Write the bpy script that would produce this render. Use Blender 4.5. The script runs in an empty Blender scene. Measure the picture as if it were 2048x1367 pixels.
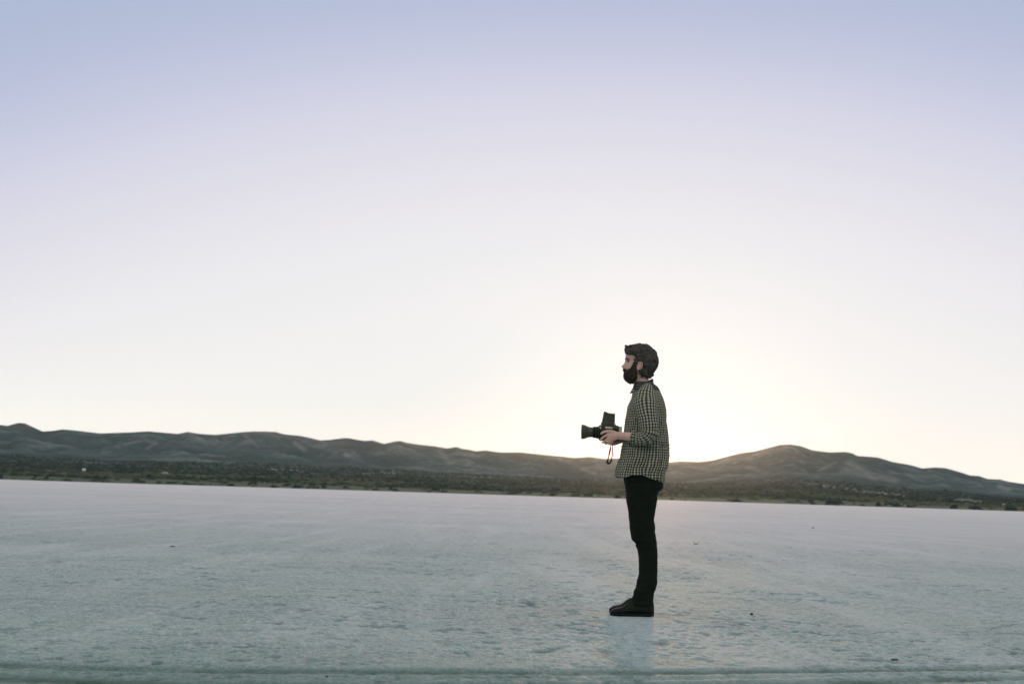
import bpy, bmesh, math, random
import numpy as np
from mathutils import Vector, Matrix, noise as mnoise

R = math.radians
random.seed(7)
rng = np.random.default_rng(11)
scene = bpy.context.scene

# ------------------------------------------------------------------ camera
F_PX = 2844.4                     # focal length in pixels of the 2048 px wide photograph
ROLL, PITCH = R(1.80), R(6.03)
CAM_H = 0.780
D = 9.60                          # distance of the standing man
cam = bpy.data.cameras.new('camera')
cam_ob = bpy.data.objects.new('camera', cam)
scene.collection.objects.link(cam_ob)
RM = Matrix.Rotation(R(90) + PITCH, 4, 'X') @ Matrix.Rotation(ROLL, 4, 'Z')
cam_ob.matrix_world = Matrix.Translation((0, 0, CAM_H)) @ RM
cam.lens = 50
cam.sensor_width = 36
cam.clip_start = 0.1
cam.clip_end = 60000
cam.dof.use_dof = True
cam.dof.focus_distance = D
cam.dof.aperture_fstop = 4.5
scene.camera = cam_ob
_R3 = np.array(RM.to_3x3())
CAM = np.array([0, 0, CAM_H])

def ray(px, py):
    v = np.array([(px - 1024) / F_PX, -(py - 683.5) / F_PX, -1.0])
    return _R3 @ v

def P(px, py, dy=0.0):
    """Point of the upright plane Y = D + dy that the photograph shows at (px, py)."""
    r = ray(px, py)
    return CAM + r * ((D + dy) / r[1])

def G(px, py, z=0.0):
    """Point of the level ground that the photograph shows at (px, py)."""
    r = ray(px, py)
    return CAM + r * ((z - CAM_H) / r[2])

MPP = D / F_PX / 1.0              # metres per photo pixel at the man

# ------------------------------------------------------------------ sun and sky
SUN_R = ray(1320, 912)
SUN_AZ = math.atan2(SUN_R[0], SUN_R[1])
SUN_EL = math.atan2(SUN_R[2], math.hypot(SUN_R[0], SUN_R[1]))
sun = bpy.data.lights.new('sun', 'SUN')
sun.energy = 3.0
sun.angle = R(1.5)
sun.color = (1.0, 0.58, 0.30)
sun_ob = bpy.data.objects.new('sun', sun)
scene.collection.objects.link(sun_ob)
sun_ob.rotation_euler = Vector((-SUN_R[0], -SUN_R[1], -SUN_R[2])).to_track_quat('-Z', 'Y').to_euler()

world = bpy.data.worlds.new("World")
scene.world = world
world.use_nodes = True
wt = world.node_tree
wt.nodes.clear()

def N(t, typ, **kw):
    n = t.nodes.new(typ)
    for k, v in kw.items():
        setattr(n, k, v)
    return n

def M_(t, op, a, b=None, c=None, clamp=False):
    n = t.nodes.new('ShaderNodeMath')
    n.operation = op
    n.use_clamp = clamp
    for i, v in enumerate((a, b, c)):
        if v is None: continue
        if isinstance(v, (int, float)): n.inputs[i].default_value = v
        else: t.links.new(v, n.inputs[i])
    return n.outputs[0]

def MIX(t, fac, a, b, mode='MIX'):
    n = t.nodes.new('ShaderNodeMix')
    n.data_type = 'RGBA'
    n.blend_type = mode
    for s, v in ((n.inputs[0], fac), (n.inputs[6], a), (n.inputs[7], b)):
        if isinstance(v, (int, float)): s.default_value = v
        elif isinstance(v, tuple): s.default_value = v if len(v) == 4 else (*v, 1)
        else: t.links.new(v, s)
    return n.outputs[2]

def RAMP(t, fac, stops, interp='LINEAR'):
    n = t.nodes.new('ShaderNodeValToRGB')
    cr = n.color_ramp
    cr.interpolation = interp
    while len(cr.elements) > 1: cr.elements.remove(cr.elements[-1])
    for i, (p, c) in enumerate(stops):
        e = cr.elements[0] if i == 0 else cr.elements.new(p)
        e.position = p
        e.color = (*c, 1) if len(c) == 3 else c
    t.links.new(fac, n.inputs[0])
    return n.outputs[0]

def s2l(*c):
    return tuple(((v / 255) / 12.92 if v / 255 <= 0.04045 else ((v / 255 + 0.055) / 1.055) ** 2.4) for v in c)

tc = N(wt, 'ShaderNodeTexCoord')
sep = N(wt, 'ShaderNodeSeparateXYZ')
wt.links.new(tc.outputs['Generated'], sep.inputs[0])
vx, vy, vz = sep.outputs
el = M_(wt, 'ARCSINE', vz)
hlen = M_(wt, 'SQRT', M_(wt, 'ADD', M_(wt, 'ADD', M_(wt, 'MULTIPLY', vx, vx), M_(wt, 'MULTIPLY', vy, vy)), 1e-6))
dots = M_(wt, 'ADD', M_(wt, 'MULTIPLY', vx, math.sin(SUN_AZ)), M_(wt, 'MULTIPLY', vy, math.cos(SUN_AZ)))
az = M_(wt, 'ARCCOSINE', M_(wt, 'MINIMUM', M_(wt, 'MAXIMUM', M_(wt, 'DIVIDE', dots, hlen), -1), 1))
dotc = M_(wt, 'ADD', M_(wt, 'MULTIPLY', vx, math.sin(SUN_AZ - 0.045)), M_(wt, 'MULTIPLY', vy, math.cos(SUN_AZ - 0.045)))
azc = M_(wt, 'ARCCOSINE', M_(wt, 'MINIMUM', M_(wt, 'MAXIMUM', M_(wt, 'DIVIDE', dotc, hlen), -1), 1))
elp = M_(wt, 'ABSOLUTE', el)
azw = M_(wt, 'MULTIPLY', azc, M_(wt, 'ADD', 0.40, M_(wt, 'MINIMUM', M_(wt, 'MULTIPLY', elp, 0.5), 0.12)))
rr = M_(wt, 'SQRT', M_(wt, 'ADD', M_(wt, 'MULTIPLY', azw, azw), M_(wt, 'MULTIPLY', elp, elp)))
rn = M_(wt, 'DIVIDE', rr, 1.75, clamp=True)
def sr(r): return r / 1.75
sky_main = RAMP(wt, rn, [
    (sr(0.000), s2l(214, 224, 230)),
    (sr(0.0645), s2l(219, 231, 239)),
    (sr(0.0995), s2l(228, 236, 241)),
    (sr(0.135), s2l(235, 237, 241)),
    (sr(0.170), s2l(233, 235, 239)),
    (sr(0.204), s2l(230, 230, 237)),
    (sr(0.239), s2l(222, 222, 233)),
    (sr(0.274), s2l(212, 213, 230)),
    (sr(0.305), s2l(199, 203, 225)),
    (sr(0.335), s2l(185, 193, 219)),
    (sr(0.365), s2l(176, 187, 214)),
    (sr(0.400), s2l(169, 183, 211)),
    (sr(0.440), s2l(162, 179, 208)),
    (sr(0.800), s2l(172, 184, 202)),
    (sr(1.650), s2l(232, 229, 224)),
])
# warm band low over the horizon
warm = M_(wt, 'POWER', 2.718, M_(wt, 'MULTIPLY', elp, -22))
warm = M_(wt, 'MULTIPLY', warm, 0.9)
sky_col = MIX(wt, warm, sky_main, RAMP(wt, M_(wt, 'DIVIDE', az, 3.1416), [(0, (0.98, 0.90, 0.76)), (0.04, (1.04, 0.97, 0.83)), (0.09, (1.20, 1.15, 0.98)), (0.145, (1.30, 1.27, 1.07)), (0.26, (1.1, 1.07, 0.95)), (1, (0.85, 0.80, 0.78))]))
# tight aureole round the low sun
gl = M_(wt, 'ADD', M_(wt, 'MULTIPLY', az, az), M_(wt, 'POWER', M_(wt, 'SUBTRACT', el, SUN_EL), 2))
aure = M_(wt, 'POWER', 2.718, M_(wt, 'MULTIPLY', gl, -250))
sky_col = MIX(wt, aure, sky_col, (0.03, 0.02, 0.01), 'ADD')
nish = N(wt, 'ShaderNodeTexSky')
nish.sky_type = 'NISHITA'
nish.sun_disc = False
nish.sun_elevation = SUN_EL
nish.sun_rotation = SUN_AZ
bg1 = N(wt, 'ShaderNodeBackground'); bg1.inputs[1].default_value = 1.0
bg2 = N(wt, 'ShaderNodeBackground'); bg2.inputs[1].default_value = 0.002
wt.links.new(sky_col, bg1.inputs[0])
wt.links.new(nish.outputs[0], bg2.inputs[0])
add = N(wt, 'ShaderNodeAddShader')
wt.links.new(bg1.outputs[0], add.inputs[0])
wt.links.new(bg2.outputs[0], add.inputs[1])
wo = N(wt, 'ShaderNodeOutputWorld')
wt.links.new(add.outputs[0], wo.inputs[0])

scene.view_settings.view_transform = 'Standard'
scene.view_settings.look = 'None'
scene.view_settings.exposure = 0
scene.view_settings.gamma = 1
scene.view_settings.use_curve_mapping = False
scene.cycles.use_denoising = True
scene.cycles.volume_bounces = 2
scene.cycles.max_bounces = 6

# ------------------------------------------------------------------ helpers
def link(name, me, mat=None, parent=None, smooth=True):
    o = bpy.data.objects.new(name, me)
    scene.collection.objects.link(o)
    if mat is not None and not me.materials: me.materials.append(mat)
    if smooth:
        me.polygons.foreach_set('use_smooth', [True] * len(me.polygons))
    if parent is not None: o.parent = parent
    return o

def tag(o, label=None, cat=None, group=None, kind=None):
    if label: o['label'] = label
    if cat: o['category'] = cat
    if group: o['group'] = group
    if kind: o['kind'] = kind
    return o

def empty(name, loc):
    o = bpy.data.objects.new(name, None)
    o.empty_display_size = 0.1
    scene.collection.objects.link(o)
    o.location = loc
    return o

class MB:
    """Collects vertices, faces and uvs for one mesh."""
    def __init__(s): s.v, s.f, s.uv = [], [], []
    def add(s, verts, faces, uvs=None):
        n = len(s.v)
        s.v += [tuple(map(float, q)) for q in verts]
        s.f += [tuple(i + n for i in f) for f in faces]
        if uvs is None: uvs = [[(0, 0)] * len(f) for f in faces]
        s.uv += uvs
        return s
    def mesh(s, name, origin=(0, 0, 0)):
        me = bpy.data.meshes.new(name)
        o = np.array(origin, float)
        me.from_pydata([tuple(np.array(q) - o) for q in s.v], [], s.f)
        ul = me.uv_layers.new(name='UVMap')
        flat = [c for f in s.uv for u in f for c in u]
        ul.data.foreach_set('uv', flat)
        me.update()
        return me
    def grid(s, rings, caps=True, closed=True, U=None, V=None):
        """rings: (n, m, 3)"""
        rings = np.asarray(rings, float)
        n, m = rings.shape[:2]
        verts = list(rings.reshape(-1, 3))
        faces, uvs = [], []
        for i in range(n - 1):
            for j in range(m if closed else m - 1):
                k = (j + 1) % m
                faces.append((i * m + j, i * m + k, (i + 1) * m + k, (i + 1) * m + j))
                if U is not None:
                    kk = j + 1
                    uvs.append([(U[i][j], V[i][j]), (U[i][kk], V[i][k]), (U[i + 1][kk], V[i + 1][k]), (U[i + 1][j], V[i + 1][j])])
                else: uvs.append([(0, 0)] * 4)
        if caps and closed:
            faces.append(tuple(range(m - 1, -1, -1))); uvs.append([(0, 0)] * m)
            faces.append(tuple((n - 1) * m + j for j in range(m))); uvs.append([(0, 0)] * m)
        return s.add(verts, faces, uvs)
    def box(s, lo, hi, M=None):
        x0, y0, z0 = lo; x1, y1, z1 = hi
        v = [(x0, y0, z0), (x1, y0, z0), (x1, y1, z0), (x0, y1, z0), (x0, y0, z1), (x1, y0, z1), (x1, y1, z1), (x0, y1, z1)]
        if M is not None: v = [tuple(M @ Vector(q)) for q in v]
        return s.add(v, [(0, 3, 2, 1), (4, 5, 6, 7), (0, 1, 5, 4), (1, 2, 6, 5), (2, 3, 7, 6), (3, 0, 4, 7)])

def interp(table, y):
    t = np.array(table, float)
    return [np.interp(y, t[:, 0], t[:, k]) for k in range(1, t.shape[1])]

def smooth_interp(pts, n):
    """Catmull-Rom through rows of pts, n samples."""
    p = np.array(pts, float)
    q = np.vstack([2 * p[0] - p[1], p, 2 * p[-1] - p[-2]])
    out = []
    for t in np.linspace(0, len(p) - 1, n):
        i = min(int(t), len(p) - 2); u = t - i
        a, b, c, d = q[i], q[i + 1], q[i + 2], q[i + 3]
        out.append(0.5 * ((2 * b) + (-a + c) * u + (2 * a - 5 * b + 4 * c - d) * u * u + (-a + 3 * b - 3 * c + d) * u ** 3))
    return np.array(out)

def tube_rings(rows, n=24, m=20, ref=(0, 1, 0), p=2.0):
    """rows: x,y,z,ra,rb (ra in the path's plane, rb along ref)."""
    s = smooth_interp(rows, n)
    c = s[:, :3]
    tg = np.gradient(c, axis=0)
    tg /= np.linalg.norm(tg, axis=1)[:, None] + 1e-9
    rings = []
    th = np.linspace(0, 2 * np.pi, m, endpoint=False)
    ct = np.sign(np.cos(th)) * np.abs(np.cos(th)) ** (2 / p)
    st = np.sign(np.sin(th)) * np.abs(np.sin(th)) ** (2 / p)
    for i in range(n):
        b = np.array(ref, float)
        b = b - tg[i] * b.dot(tg[i]); b /= np.linalg.norm(b) + 1e-9
        a = np.cross(tg[i], b)
        rings.append(c[i] + np.outer(ct * s[i, 3], a) + np.outer(st * s[i, 4], b))
    return np.array(rings), s

def round_ends(rows, k=0.5):
    """add shrinking sections at both ends so a capped tube ends round"""
    r = np.array(rows, float)
    def cap(a, b):
        d = a[:3] - b[:3]; d /= np.linalg.norm(d) + 1e-9
        rad = min(a[3], a[4]) * k
        q1 = a.copy(); q1[:3] += d * rad * 0.6; q1[3:5] *= 0.80
        q2 = a.copy(); q2[:3] += d * rad * 0.95; q2[3:5] *= 0.40
        return q1, q2
    a1, a2 = cap(r[0], r[1]); b1, b2 = cap(r[-1], r[-2])
    return np.vstack([a2, a1, r, b1, b2])

def remesh(mb, name, voxel, smooth_it=2, smooth_f=0.5, origin=(0, 0, 0), seed_noise=None):
    me = mb.mesh(name + '_src', origin)
    o = bpy.data.objects.new('tmp', me)
    scene.collection.objects.link(o)
    md = o.modifiers.new('r', 'REMESH'); md.mode = 'VOXEL'; md.voxel_size = voxel
    sm = o.modifiers.new('s', 'SMOOTH'); sm.factor = smooth_f; sm.iterations = smooth_it
    dg = bpy.context.evaluated_depsgraph_get()
    out = bpy.data.meshes.new_from_object(o.evaluated_get(dg))
    out.name = name
    bpy.data.objects.remove(o)
    return out

def fbm(x, y, z=0.0, o=4):
    return mnoise.fractal((float(x), float(y), float(z)), 0.9, 2.0, o)

def mat(name, col, rough=0.8, spec=0.3, metal=0.0, bump=0.0, bscale=200.0, vary=0.0, vscale=30.0, col2=None, sheen=0.0):
    m = bpy.data.materials.new(name)
    m.use_nodes = True
    t = m.node_tree
    b = t.nodes['Principled BSDF']
    b.inputs['Roughness'].default_value = rough
    b.inputs['Specular IOR Level'].default_value = spec
    b.inputs['Metallic'].default_value = metal
    if sheen: b.inputs['Sheen Weight'].default_value = sheen
    c = N(t, 'ShaderNodeTexCoord')
    if vary or col2:
        nz = N(t, 'ShaderNodeTexNoise'); nz.inputs['Scale'].default_value = vscale; nz.inputs['Detail'].default_value = 5
        t.links.new(c.outputs['Object'], nz.inputs['Vector'])
        c2 = col2 or tuple(v * (1 - vary) for v in col)
        f = RAMP(t, nz.outputs[0], [(0.35, (0, 0, 0)), (0.65, (1, 1, 1))])
        t.links.new(MIX(t, f, col, c2), b.inputs['Base Color'])
    else: b.inputs['Base Color'].default_value = (*col, 1)
    if bump:
        nb = N(t, 'ShaderNodeTexNoise'); nb.inputs['Scale'].default_value = bscale; nb.inputs['Detail'].default_value = 3
        t.links.new(c.outputs['Object'], nb.inputs['Vector'])
        bp = N(t, 'ShaderNodeBump'); bp.inputs['Strength'].default_value = 0.8; bp.inputs['Distance'].default_value = bump
        t.links.new(nb.outputs[0], bp.inputs['Height']); t.links.new(bp.outputs[0], b.inputs['Normal'])
    return m

# ------------------------------------------------------------------ the dry lake bed
EXT = 9000.0
def ground_material():
    m = bpy.data.materials.new('dry_lake_crust')
    m.use_nodes = True
    t = m.node_tree
    b = t.nodes['Principled BSDF']
    tc = N(t, 'ShaderNodeTexCoord')
    obj = tc.outputs['Object']
    def noise(scale, detail=4, rough=0.6, sx=1, sy=1, rz=0.0, dist=0.0):
        mp = N(t, 'ShaderNodeMapping')
        mp.inputs['Scale'].default_value = (sx, sy, 1)
        mp.inputs['Rotation'].default_value = (0, 0, rz)
        t.links.new(obj, mp.inputs[0])
        n = N(t, 'ShaderNodeTexNoise')
        n.inputs['Scale'].default_value = scale
        n.inputs['Detail'].default_value = detail
        n.inputs['Roughness'].default_value = rough
        n.inputs['Distortion'].default_value = dist
        t.links.new(mp.outputs[0], n.inputs['Vector'])
        return n.outputs[0]
    grain = noise(70, 3, 0.75)
    fine = noise(22, 4, 0.65)
    pitn = noise(7.5, 3, 0.55, 1, 1.25)
    mid = noise(2.4, 5, 0.65, 1, 1.3)
    big = noise(0.35, 4, 0.6, 1, 0.6)
    huge = noise(0.03, 3, 0.5, 0.5, 1)
    streak = noise(1.3, 4, 0.6, 1.0, 0.07, R(-62))      # faint vehicle scuffs running off to the right
    long_ = noise(0.30, 6, 0.75, 0.16, 1.0)
    W, K = (1, 1, 1), (0, 0, 0)
    col = MIX(t, RAMP(t, big, [(0.40, K), (0.60, W)]), (0.37, 0.450, 0.410), (0.44, 0.49, 0.485))
    col = MIX(t, M_(t, 'MULTIPLY', RAMP(t, huge, [(0.42, K), (0.60, W)]), 0.6), col, (0.60, 0.575, 0.625))
    tint = noise(0.9, 3, 0.6, 1, 1)
    col = MIX(t, M_(t, 'MULTIPLY', RAMP(t, tint, [(0.50, K), (0.64, W)]), 0.25), col, (0.41, 0.46, 0.39))
    col = MIX(t, M_(t, 'MULTIPLY', RAMP(t, long_, [(0.41, W), (0.49, K)]), 0.6), col, (0.33, 0.39, 0.38))
    far = noise(0.06, 6, 0.75, 0.10, 1.0)
    col = MIX(t, M_(t, 'MULTIPLY', RAMP(t, far, [(0.43, W), (0.51, K)]), 0.75), col, (0.30, 0.37, 0.37))
    # grain, then dark pits and dashes painting the shade of the crust's relief
    col = MIX(t, M_(t, 'MULTIPLY', RAMP(t, grain, [(0.34, W), (0.50, K)]), 0.75), col, (0.22, 0.27, 0.26))
    col = MIX(t, M_(t, 'MULTIPLY', RAMP(t, grain, [(0.50, K), (0.64, W)]), 0.75), col, (0.80, 0.82, 0.80))
    fm = RAMP(t, mid, [(0.40, W), (0.60, (0.1, 0.1, 0.1))])
    col = MIX(t, M_(t, 'MULTIPLY', M_(t, 'MULTIPLY', RAMP(t, fine, [(0.38, W), (0.47, K)]), fm), 0.85), col, (0.17, 0.23, 0.23))
    col = MIX(t, M_(t, 'MULTIPLY', M_(t, 'MULTIPLY', RAMP(t, pitn, [(0.33, W), (0.39, K)]), RAMP(t, big, [(0.40, W), (0.66, (0.25,) * 3)])), 0.75), col, (0.15, 0.21, 0.20))
    col = MIX(t, M_(t, 'MULTIPLY', RAMP(t, mid, [(0.36, W), (0.50, K)]), 0.24), col, (0.25, 0.31, 0.29))
    sk = RAMP(t, streak, [(0.50, K), (0.60, W)])
    col = MIX(t, M_(t, 'MULTIPLY', sk, 0.45), col, (0.60, 0.61, 0.61))
    spq = N(t, 'ShaderNodeSeparateXYZ'); t.links.new(obj, spq.inputs[0])
    dry = M_(t, 'DIVIDE', M_(t, 'SUBTRACT', M_(t, 'ADD', spq.outputs[1], M_(t, 'MULTIPLY', M_(t, 'SUBTRACT', noise(0.16, 4, 0.6), 0.5), 14)), 6), 30, clamp=True)  # distance ramp broken up by noise; sets the tint and the sheen
    near_far_tint = MIX(t, dry, (0.80, 0.92, 0.905), (0.84, 0.98, 1.00))  # paler with distance: near darkening and far flare glow painted into the colour
    col = MIX(t, 1.0, col, near_far_tint, 'MULTIPLY')
    # fine cracks between the crust plates
    vo = N(t, 'ShaderNodeTexVoronoi'); vo.feature = 'DISTANCE_TO_EDGE'; vo.inputs['Scale'].default_value = 5.0
    vmp = N(t, 'ShaderNodeMapping'); vmp.inputs['Scale'].default_value = (1, 1.2, 1)
    vn = N(t, 'ShaderNodeTexNoise'); vn.inputs['Scale'].default_value = 4; vn.inputs['Detail'].default_value = 3
    t.links.new(obj, vn.inputs['Vector'])
    vadd = N(t, 'ShaderNodeMix'); vadd.data_type = 'VECTOR'; vadd.inputs[0].default_value = 0.12
    t.links.new(obj, vadd.inputs[4]); t.links.new(vn.outputs['Color'], vadd.inputs[5])
    t.links.new(vadd.outputs[1], vmp.inputs[0]); t.links.new(vmp.outputs[0], vo.inputs['Vector'])
    crack = RAMP(t, vo.outputs['Distance'], [(0.0, W), (0.045, K)])
    crk = M_(t, 'MULTIPLY', crack, RAMP(t, noise(0.8, 3, 0.6), [(0.46, K), (0.60, W)]))
    col = MIX(t, M_(t, 'MULTIPLY', crk, 0.55), col, (0.20, 0.25, 0.24))
    # two old tyre tracks crossing close to the camera
    sp = N(t, 'ShaderNodeSeparateXYZ'); t.links.new(obj, sp.inputs[0])
    X, Y = sp.outputs[0], sp.outputs[1]
    at = N(t, 'ShaderNodeAttribute'); at.attribute_name = 'crust'
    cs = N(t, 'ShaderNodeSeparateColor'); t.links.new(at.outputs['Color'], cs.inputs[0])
    col = MIX(t, M_(t, 'MULTIPLY', cs.outputs[1], 0.42), col, (0.66, 0.69, 0.68))
    col = MIX(t, M_(t, 'MULTIPLY', cs.outputs[0], 0.70), col, (0.085, 0.135, 0.135))  # shade inside the relief's pits painted dark
    # greener ground by the tracks; vignette darkening towards the camera painted into the colour
    lane_vignette = M_(t, 'SUBTRACT', M_(t, 'ADD', M_(t, 'MULTIPLY', M_(t, 'SUBTRACT', noise(0.5, 4, 0.6, 0.5, 1), 0.5), 2.2), TRACKS[0][0] + 0.75), Y)
    lane_vignette = M_(t, 'MULTIPLY', lane_vignette, 0.7, clamp=True)
    col = MIX(t, M_(t, 'MULTIPLY', lane_vignette, 0.62), col, (0.065, 0.150, 0.105))
    col = MIX(t, M_(t, 'MULTIPLY', cs.outputs[2], 0.62), col, (0.028, 0.078, 0.036))
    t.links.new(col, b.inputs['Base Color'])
    b.inputs['Roughness'].default_value = 0.85
    b.inputs['Specular IOR Level'].default_value = 0.42
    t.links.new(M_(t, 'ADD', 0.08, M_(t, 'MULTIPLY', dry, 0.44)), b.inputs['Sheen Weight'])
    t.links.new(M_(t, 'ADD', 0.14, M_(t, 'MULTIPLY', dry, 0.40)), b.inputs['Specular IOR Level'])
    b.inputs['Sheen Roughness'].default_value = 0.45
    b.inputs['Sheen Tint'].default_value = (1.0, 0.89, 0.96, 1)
    h = M_(t, 'ADD', M_(t, 'ADD', M_(t, 'MULTIPLY', fine, 0.6), M_(t, 'MULTIPLY', grain, 0.30)), M_(t, 'ADD', M_(t, 'MULTIPLY', mid, 0.25), M_(t, 'MULTIPLY', pitn, 0.35)))
    bp = N(t, 'ShaderNodeBump'); bp.inputs['Strength'].default_value = 1.0; bp.inputs['Distance'].default_value = 0.030
    t.links.new(h, bp.inputs['Height']); t.links.new(bp.outputs[0], b.inputs['Normal'])
    return m

_g = [G(x, y) for x, y in ((0, 1329), (1024, 1343), (2048, 1331))]
_h = [G(x, y) for x, y in ((0, 1357), (1024, 1372), (2048, 1352))]
def _quad(g):
    A = np.array([[1, q[0], q[0] ** 2] for q in g]); return np.linalg.solve(A, np.array([q[1] for q in g]))
_a, _b = _quad(_g), _quad(_h)
TRACKS = [(_a[0], _a[1], _a[2], 0.110, 1.0), (_b[0], _b[1], _b[2], 0.12, 1.0)]

def pnoise(x, y, seed=0):
    """gradient noise over arrays, about -0.7 .. 0.7"""
    r_ = np.random.default_rng(seed)
    perm = r_.permutation(1024); ang = r_.uniform(0, 2 * np.pi, 1024)
    gx, gy = np.cos(ang).astype(np.float32), np.sin(ang).astype(np.float32)
    xi, yi = np.floor(x).astype(np.int64), np.floor(y).astype(np.int64)
    xf, yf = (x - xi).astype(np.float32), (y - yi).astype(np.float32)
    u, v = xf * xf * xf * (xf * (xf * 6 - 15) + 10), yf * yf * yf * (yf * (yf * 6 - 15) + 10)
    def gr(i, j, dx, dy):
        h = perm[(perm[i & 1023] + j) & 1023]
        return gx[h] * dx + gy[h] * dy
    n00, n10 = gr(xi, yi, xf, yf), gr(xi + 1, yi, xf - 1, yf)
    n01, n11 = gr(xi, yi + 1, xf, yf - 1), gr(xi + 1, yi + 1, xf - 1, yf - 1)
    a_, b_ = n00 + u * (n10 - n00), n01 + u * (n11 - n01)
    return a_ + v * (b_ - a_)

def sstep(x, a, b):
    t = np.clip((x - a) / (b - a), 0, 1); return t * t * (3 - 2 * t)

def build_ground():
    mb = MB()
    radii = [0, 3, 8, 20, 60, 85, 200, 600, 2000, 5000, EXT]
    m = 96
    th = np.linspace(0, 2 * np.pi, m, endpoint=False)
    v = [(0, 0, -0.04)]
    for r in radii[1:]:
        v += [(r * math.cos(a), r * math.sin(a), -0.04 if r <= 60 else 0) for a in th]
    f = [(0, 1 + j, 1 + (j + 1) % m) for j in range(m)]
    for i in range(len(radii) - 2):
        a, b = 1 + i * m, 1 + (i + 1) * m
        f += [(a + j, b + j, b + (j + 1) % m, a + (j + 1) % m) for j in range(m)]
    V0 = np.array(v, float); T0 = []
    for q in f:
        T0.append(q if len(q) == 4 else (q[0], q[1], q[2], q[2]))
    # the crust near the camera as real relief
    nr, na = 860, 1400
    rr_ = 4.2 * (64 / 4.2) ** (np.linspace(0, 1, nr))
    aa = np.linspace(R(-37), R(37), na)
    RR, AA = np.meshgrid(rr_, aa, indexing='ij')
    X, Y = RR * np.sin(AA), RR * np.cos(AA)
    patch = sstep(pnoise(X / 1.9, Y / 2.4, 1) + 0.5 * pnoise(X / .7, Y / .8, 2), -0.25, 0.35)
    n1 = pnoise(X / .34, Y / .40, 3); n2 = pnoise(X / .13, Y / .16, 4); n3 = pnoise(X / .052, Y / .07, 5); n4 = pnoise(X / .95, Y / 1.2, 6)
    flake = sstep(n2 + 0.55 * n1 + 0.30 * n3, 0.20, 0.36)                  # raised curled plates
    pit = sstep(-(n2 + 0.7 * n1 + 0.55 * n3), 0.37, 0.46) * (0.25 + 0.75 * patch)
    n5 = pnoise(X / .026, Y / .04, 7)
    H = 0.0012 * n4 + 0.0008 * n1 + 0.0012 * n2 + 0.0040 * n3 * (0.4 + patch) + 0.0024 * n5 + 0.0014 * flake * (0.3 + 0.7 * patch) - 0.0070 * pit
    track = np.zeros_like(X)
    for (y0, sl_, cv, w, a_) in TRACKS:
        d = np.abs(Y - (y0 + sl_ * X + cv * X * X) + 0.05 * pnoise(X / 1.1, Y / 1.1, 9))
        k = np.clip(1 - d / w, 0, 1)
        track = np.maximum(track, np.minimum(1, 1.6 * k) * a_ * (0.55 + 0.45 * sstep(pnoise(X / .5, Y / .12, 10) + .1, -.3, .3)))
        H += -0.007 * k + 0.004 * np.exp(-((d - w * 1.25) / 0.035) ** 2)
    # two older shallow scuffs left of and right of the man's feet
    for (px0, py0, px1, py1) in ((1075, 1303, 1130, 1290), (1145, 1256, 1230, 1268), (1330, 1232, 1372, 1246), (1205, 1312, 1215, 1298), (1318, 1290, 1328, 1278), (1985, 1255, 2030, 1246)):
        A_, B_ = G(px0, py0)[:2], G(px1, py1)[:2]
        dv = B_ - A_; L = dv.dot(dv)
        u = np.clip(((X - A_[0]) * dv[0] + (Y - A_[1]) * dv[1]) / L, 0, 1)
        d = np.hypot(X - A_[0] - u * dv[0], Y - A_[1] - u * dv[1]) + 0.03 * n1
        k = np.clip(1 - d / 0.055, 0, 1); track = np.maximum(track, 0.55 * k); H -= 0.006 * k
    foot = np.exp(-(((X - P(1264, 1226)[0]) / 0.30) ** 4 + ((Y - D) / 0.28) ** 4))
    H = H * (1 - 0.75 * foot) - 0.002 * foot
    fade = 1 - sstep(RR, 40, 60)
    Z = (H - 0.002) * fade - 0.03 * sstep(RR, 56, 64)
    V1 = np.stack([X, Y, Z], -1).reshape(-1, 3)
    i, j = np.meshgrid(np.arange(nr - 1), np.arange(na - 1), indexing='ij')
    q = (i * na + j).ravel()
    T1 = np.stack([q, q + 1, q + na + 1, q + na], 1)[:, ::-1]
    ntri = m
    tri = np.array([[a, b, c] for (a, b, c, _) in T0[:ntri]]); quad0 = np.array(T0[ntri:])
    n0 = len(V0)
    V = np.vstack([V0, V1]); quads = np.vstack([quad0, T1 + n0])
    me = bpy.data.meshes.new('ground')
    me.vertices.add(len(V)); me.vertices.foreach_set('co', V.ravel().astype(np.float32))
    loops = np.concatenate([tri.ravel(), quads.ravel()]).astype(np.int32)
    me.loops.add(len(loops)); me.loops.foreach_set('vertex_index', loops)
    starts = np.concatenate([np.arange(0, tri.size, 3), tri.size + np.arange(0, quads.size, 4)]).astype(np.int32)
    me.polygons.add(len(starts)); me.polygons.foreach_set('loop_start', starts)
    me.update(calc_edges=True)
    me.polygons.foreach_set('use_smooth', [True] * len(starts))
    C = np.zeros((len(V), 4), np.float32); C[:, 3] = 1
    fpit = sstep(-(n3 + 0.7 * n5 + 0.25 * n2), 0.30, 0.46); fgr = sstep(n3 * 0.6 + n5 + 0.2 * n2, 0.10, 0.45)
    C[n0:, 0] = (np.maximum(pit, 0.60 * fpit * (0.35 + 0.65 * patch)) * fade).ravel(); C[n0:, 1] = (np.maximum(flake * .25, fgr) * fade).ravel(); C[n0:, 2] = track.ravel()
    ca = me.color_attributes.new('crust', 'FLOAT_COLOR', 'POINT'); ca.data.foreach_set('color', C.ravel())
    o = bpy.data.objects.new('ground', me); scene.collection.objects.link(o)
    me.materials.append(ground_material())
    tag(o, 'pale cracked dry lake bed stretching to the hills', None, kind='structure')
build_ground()

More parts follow.
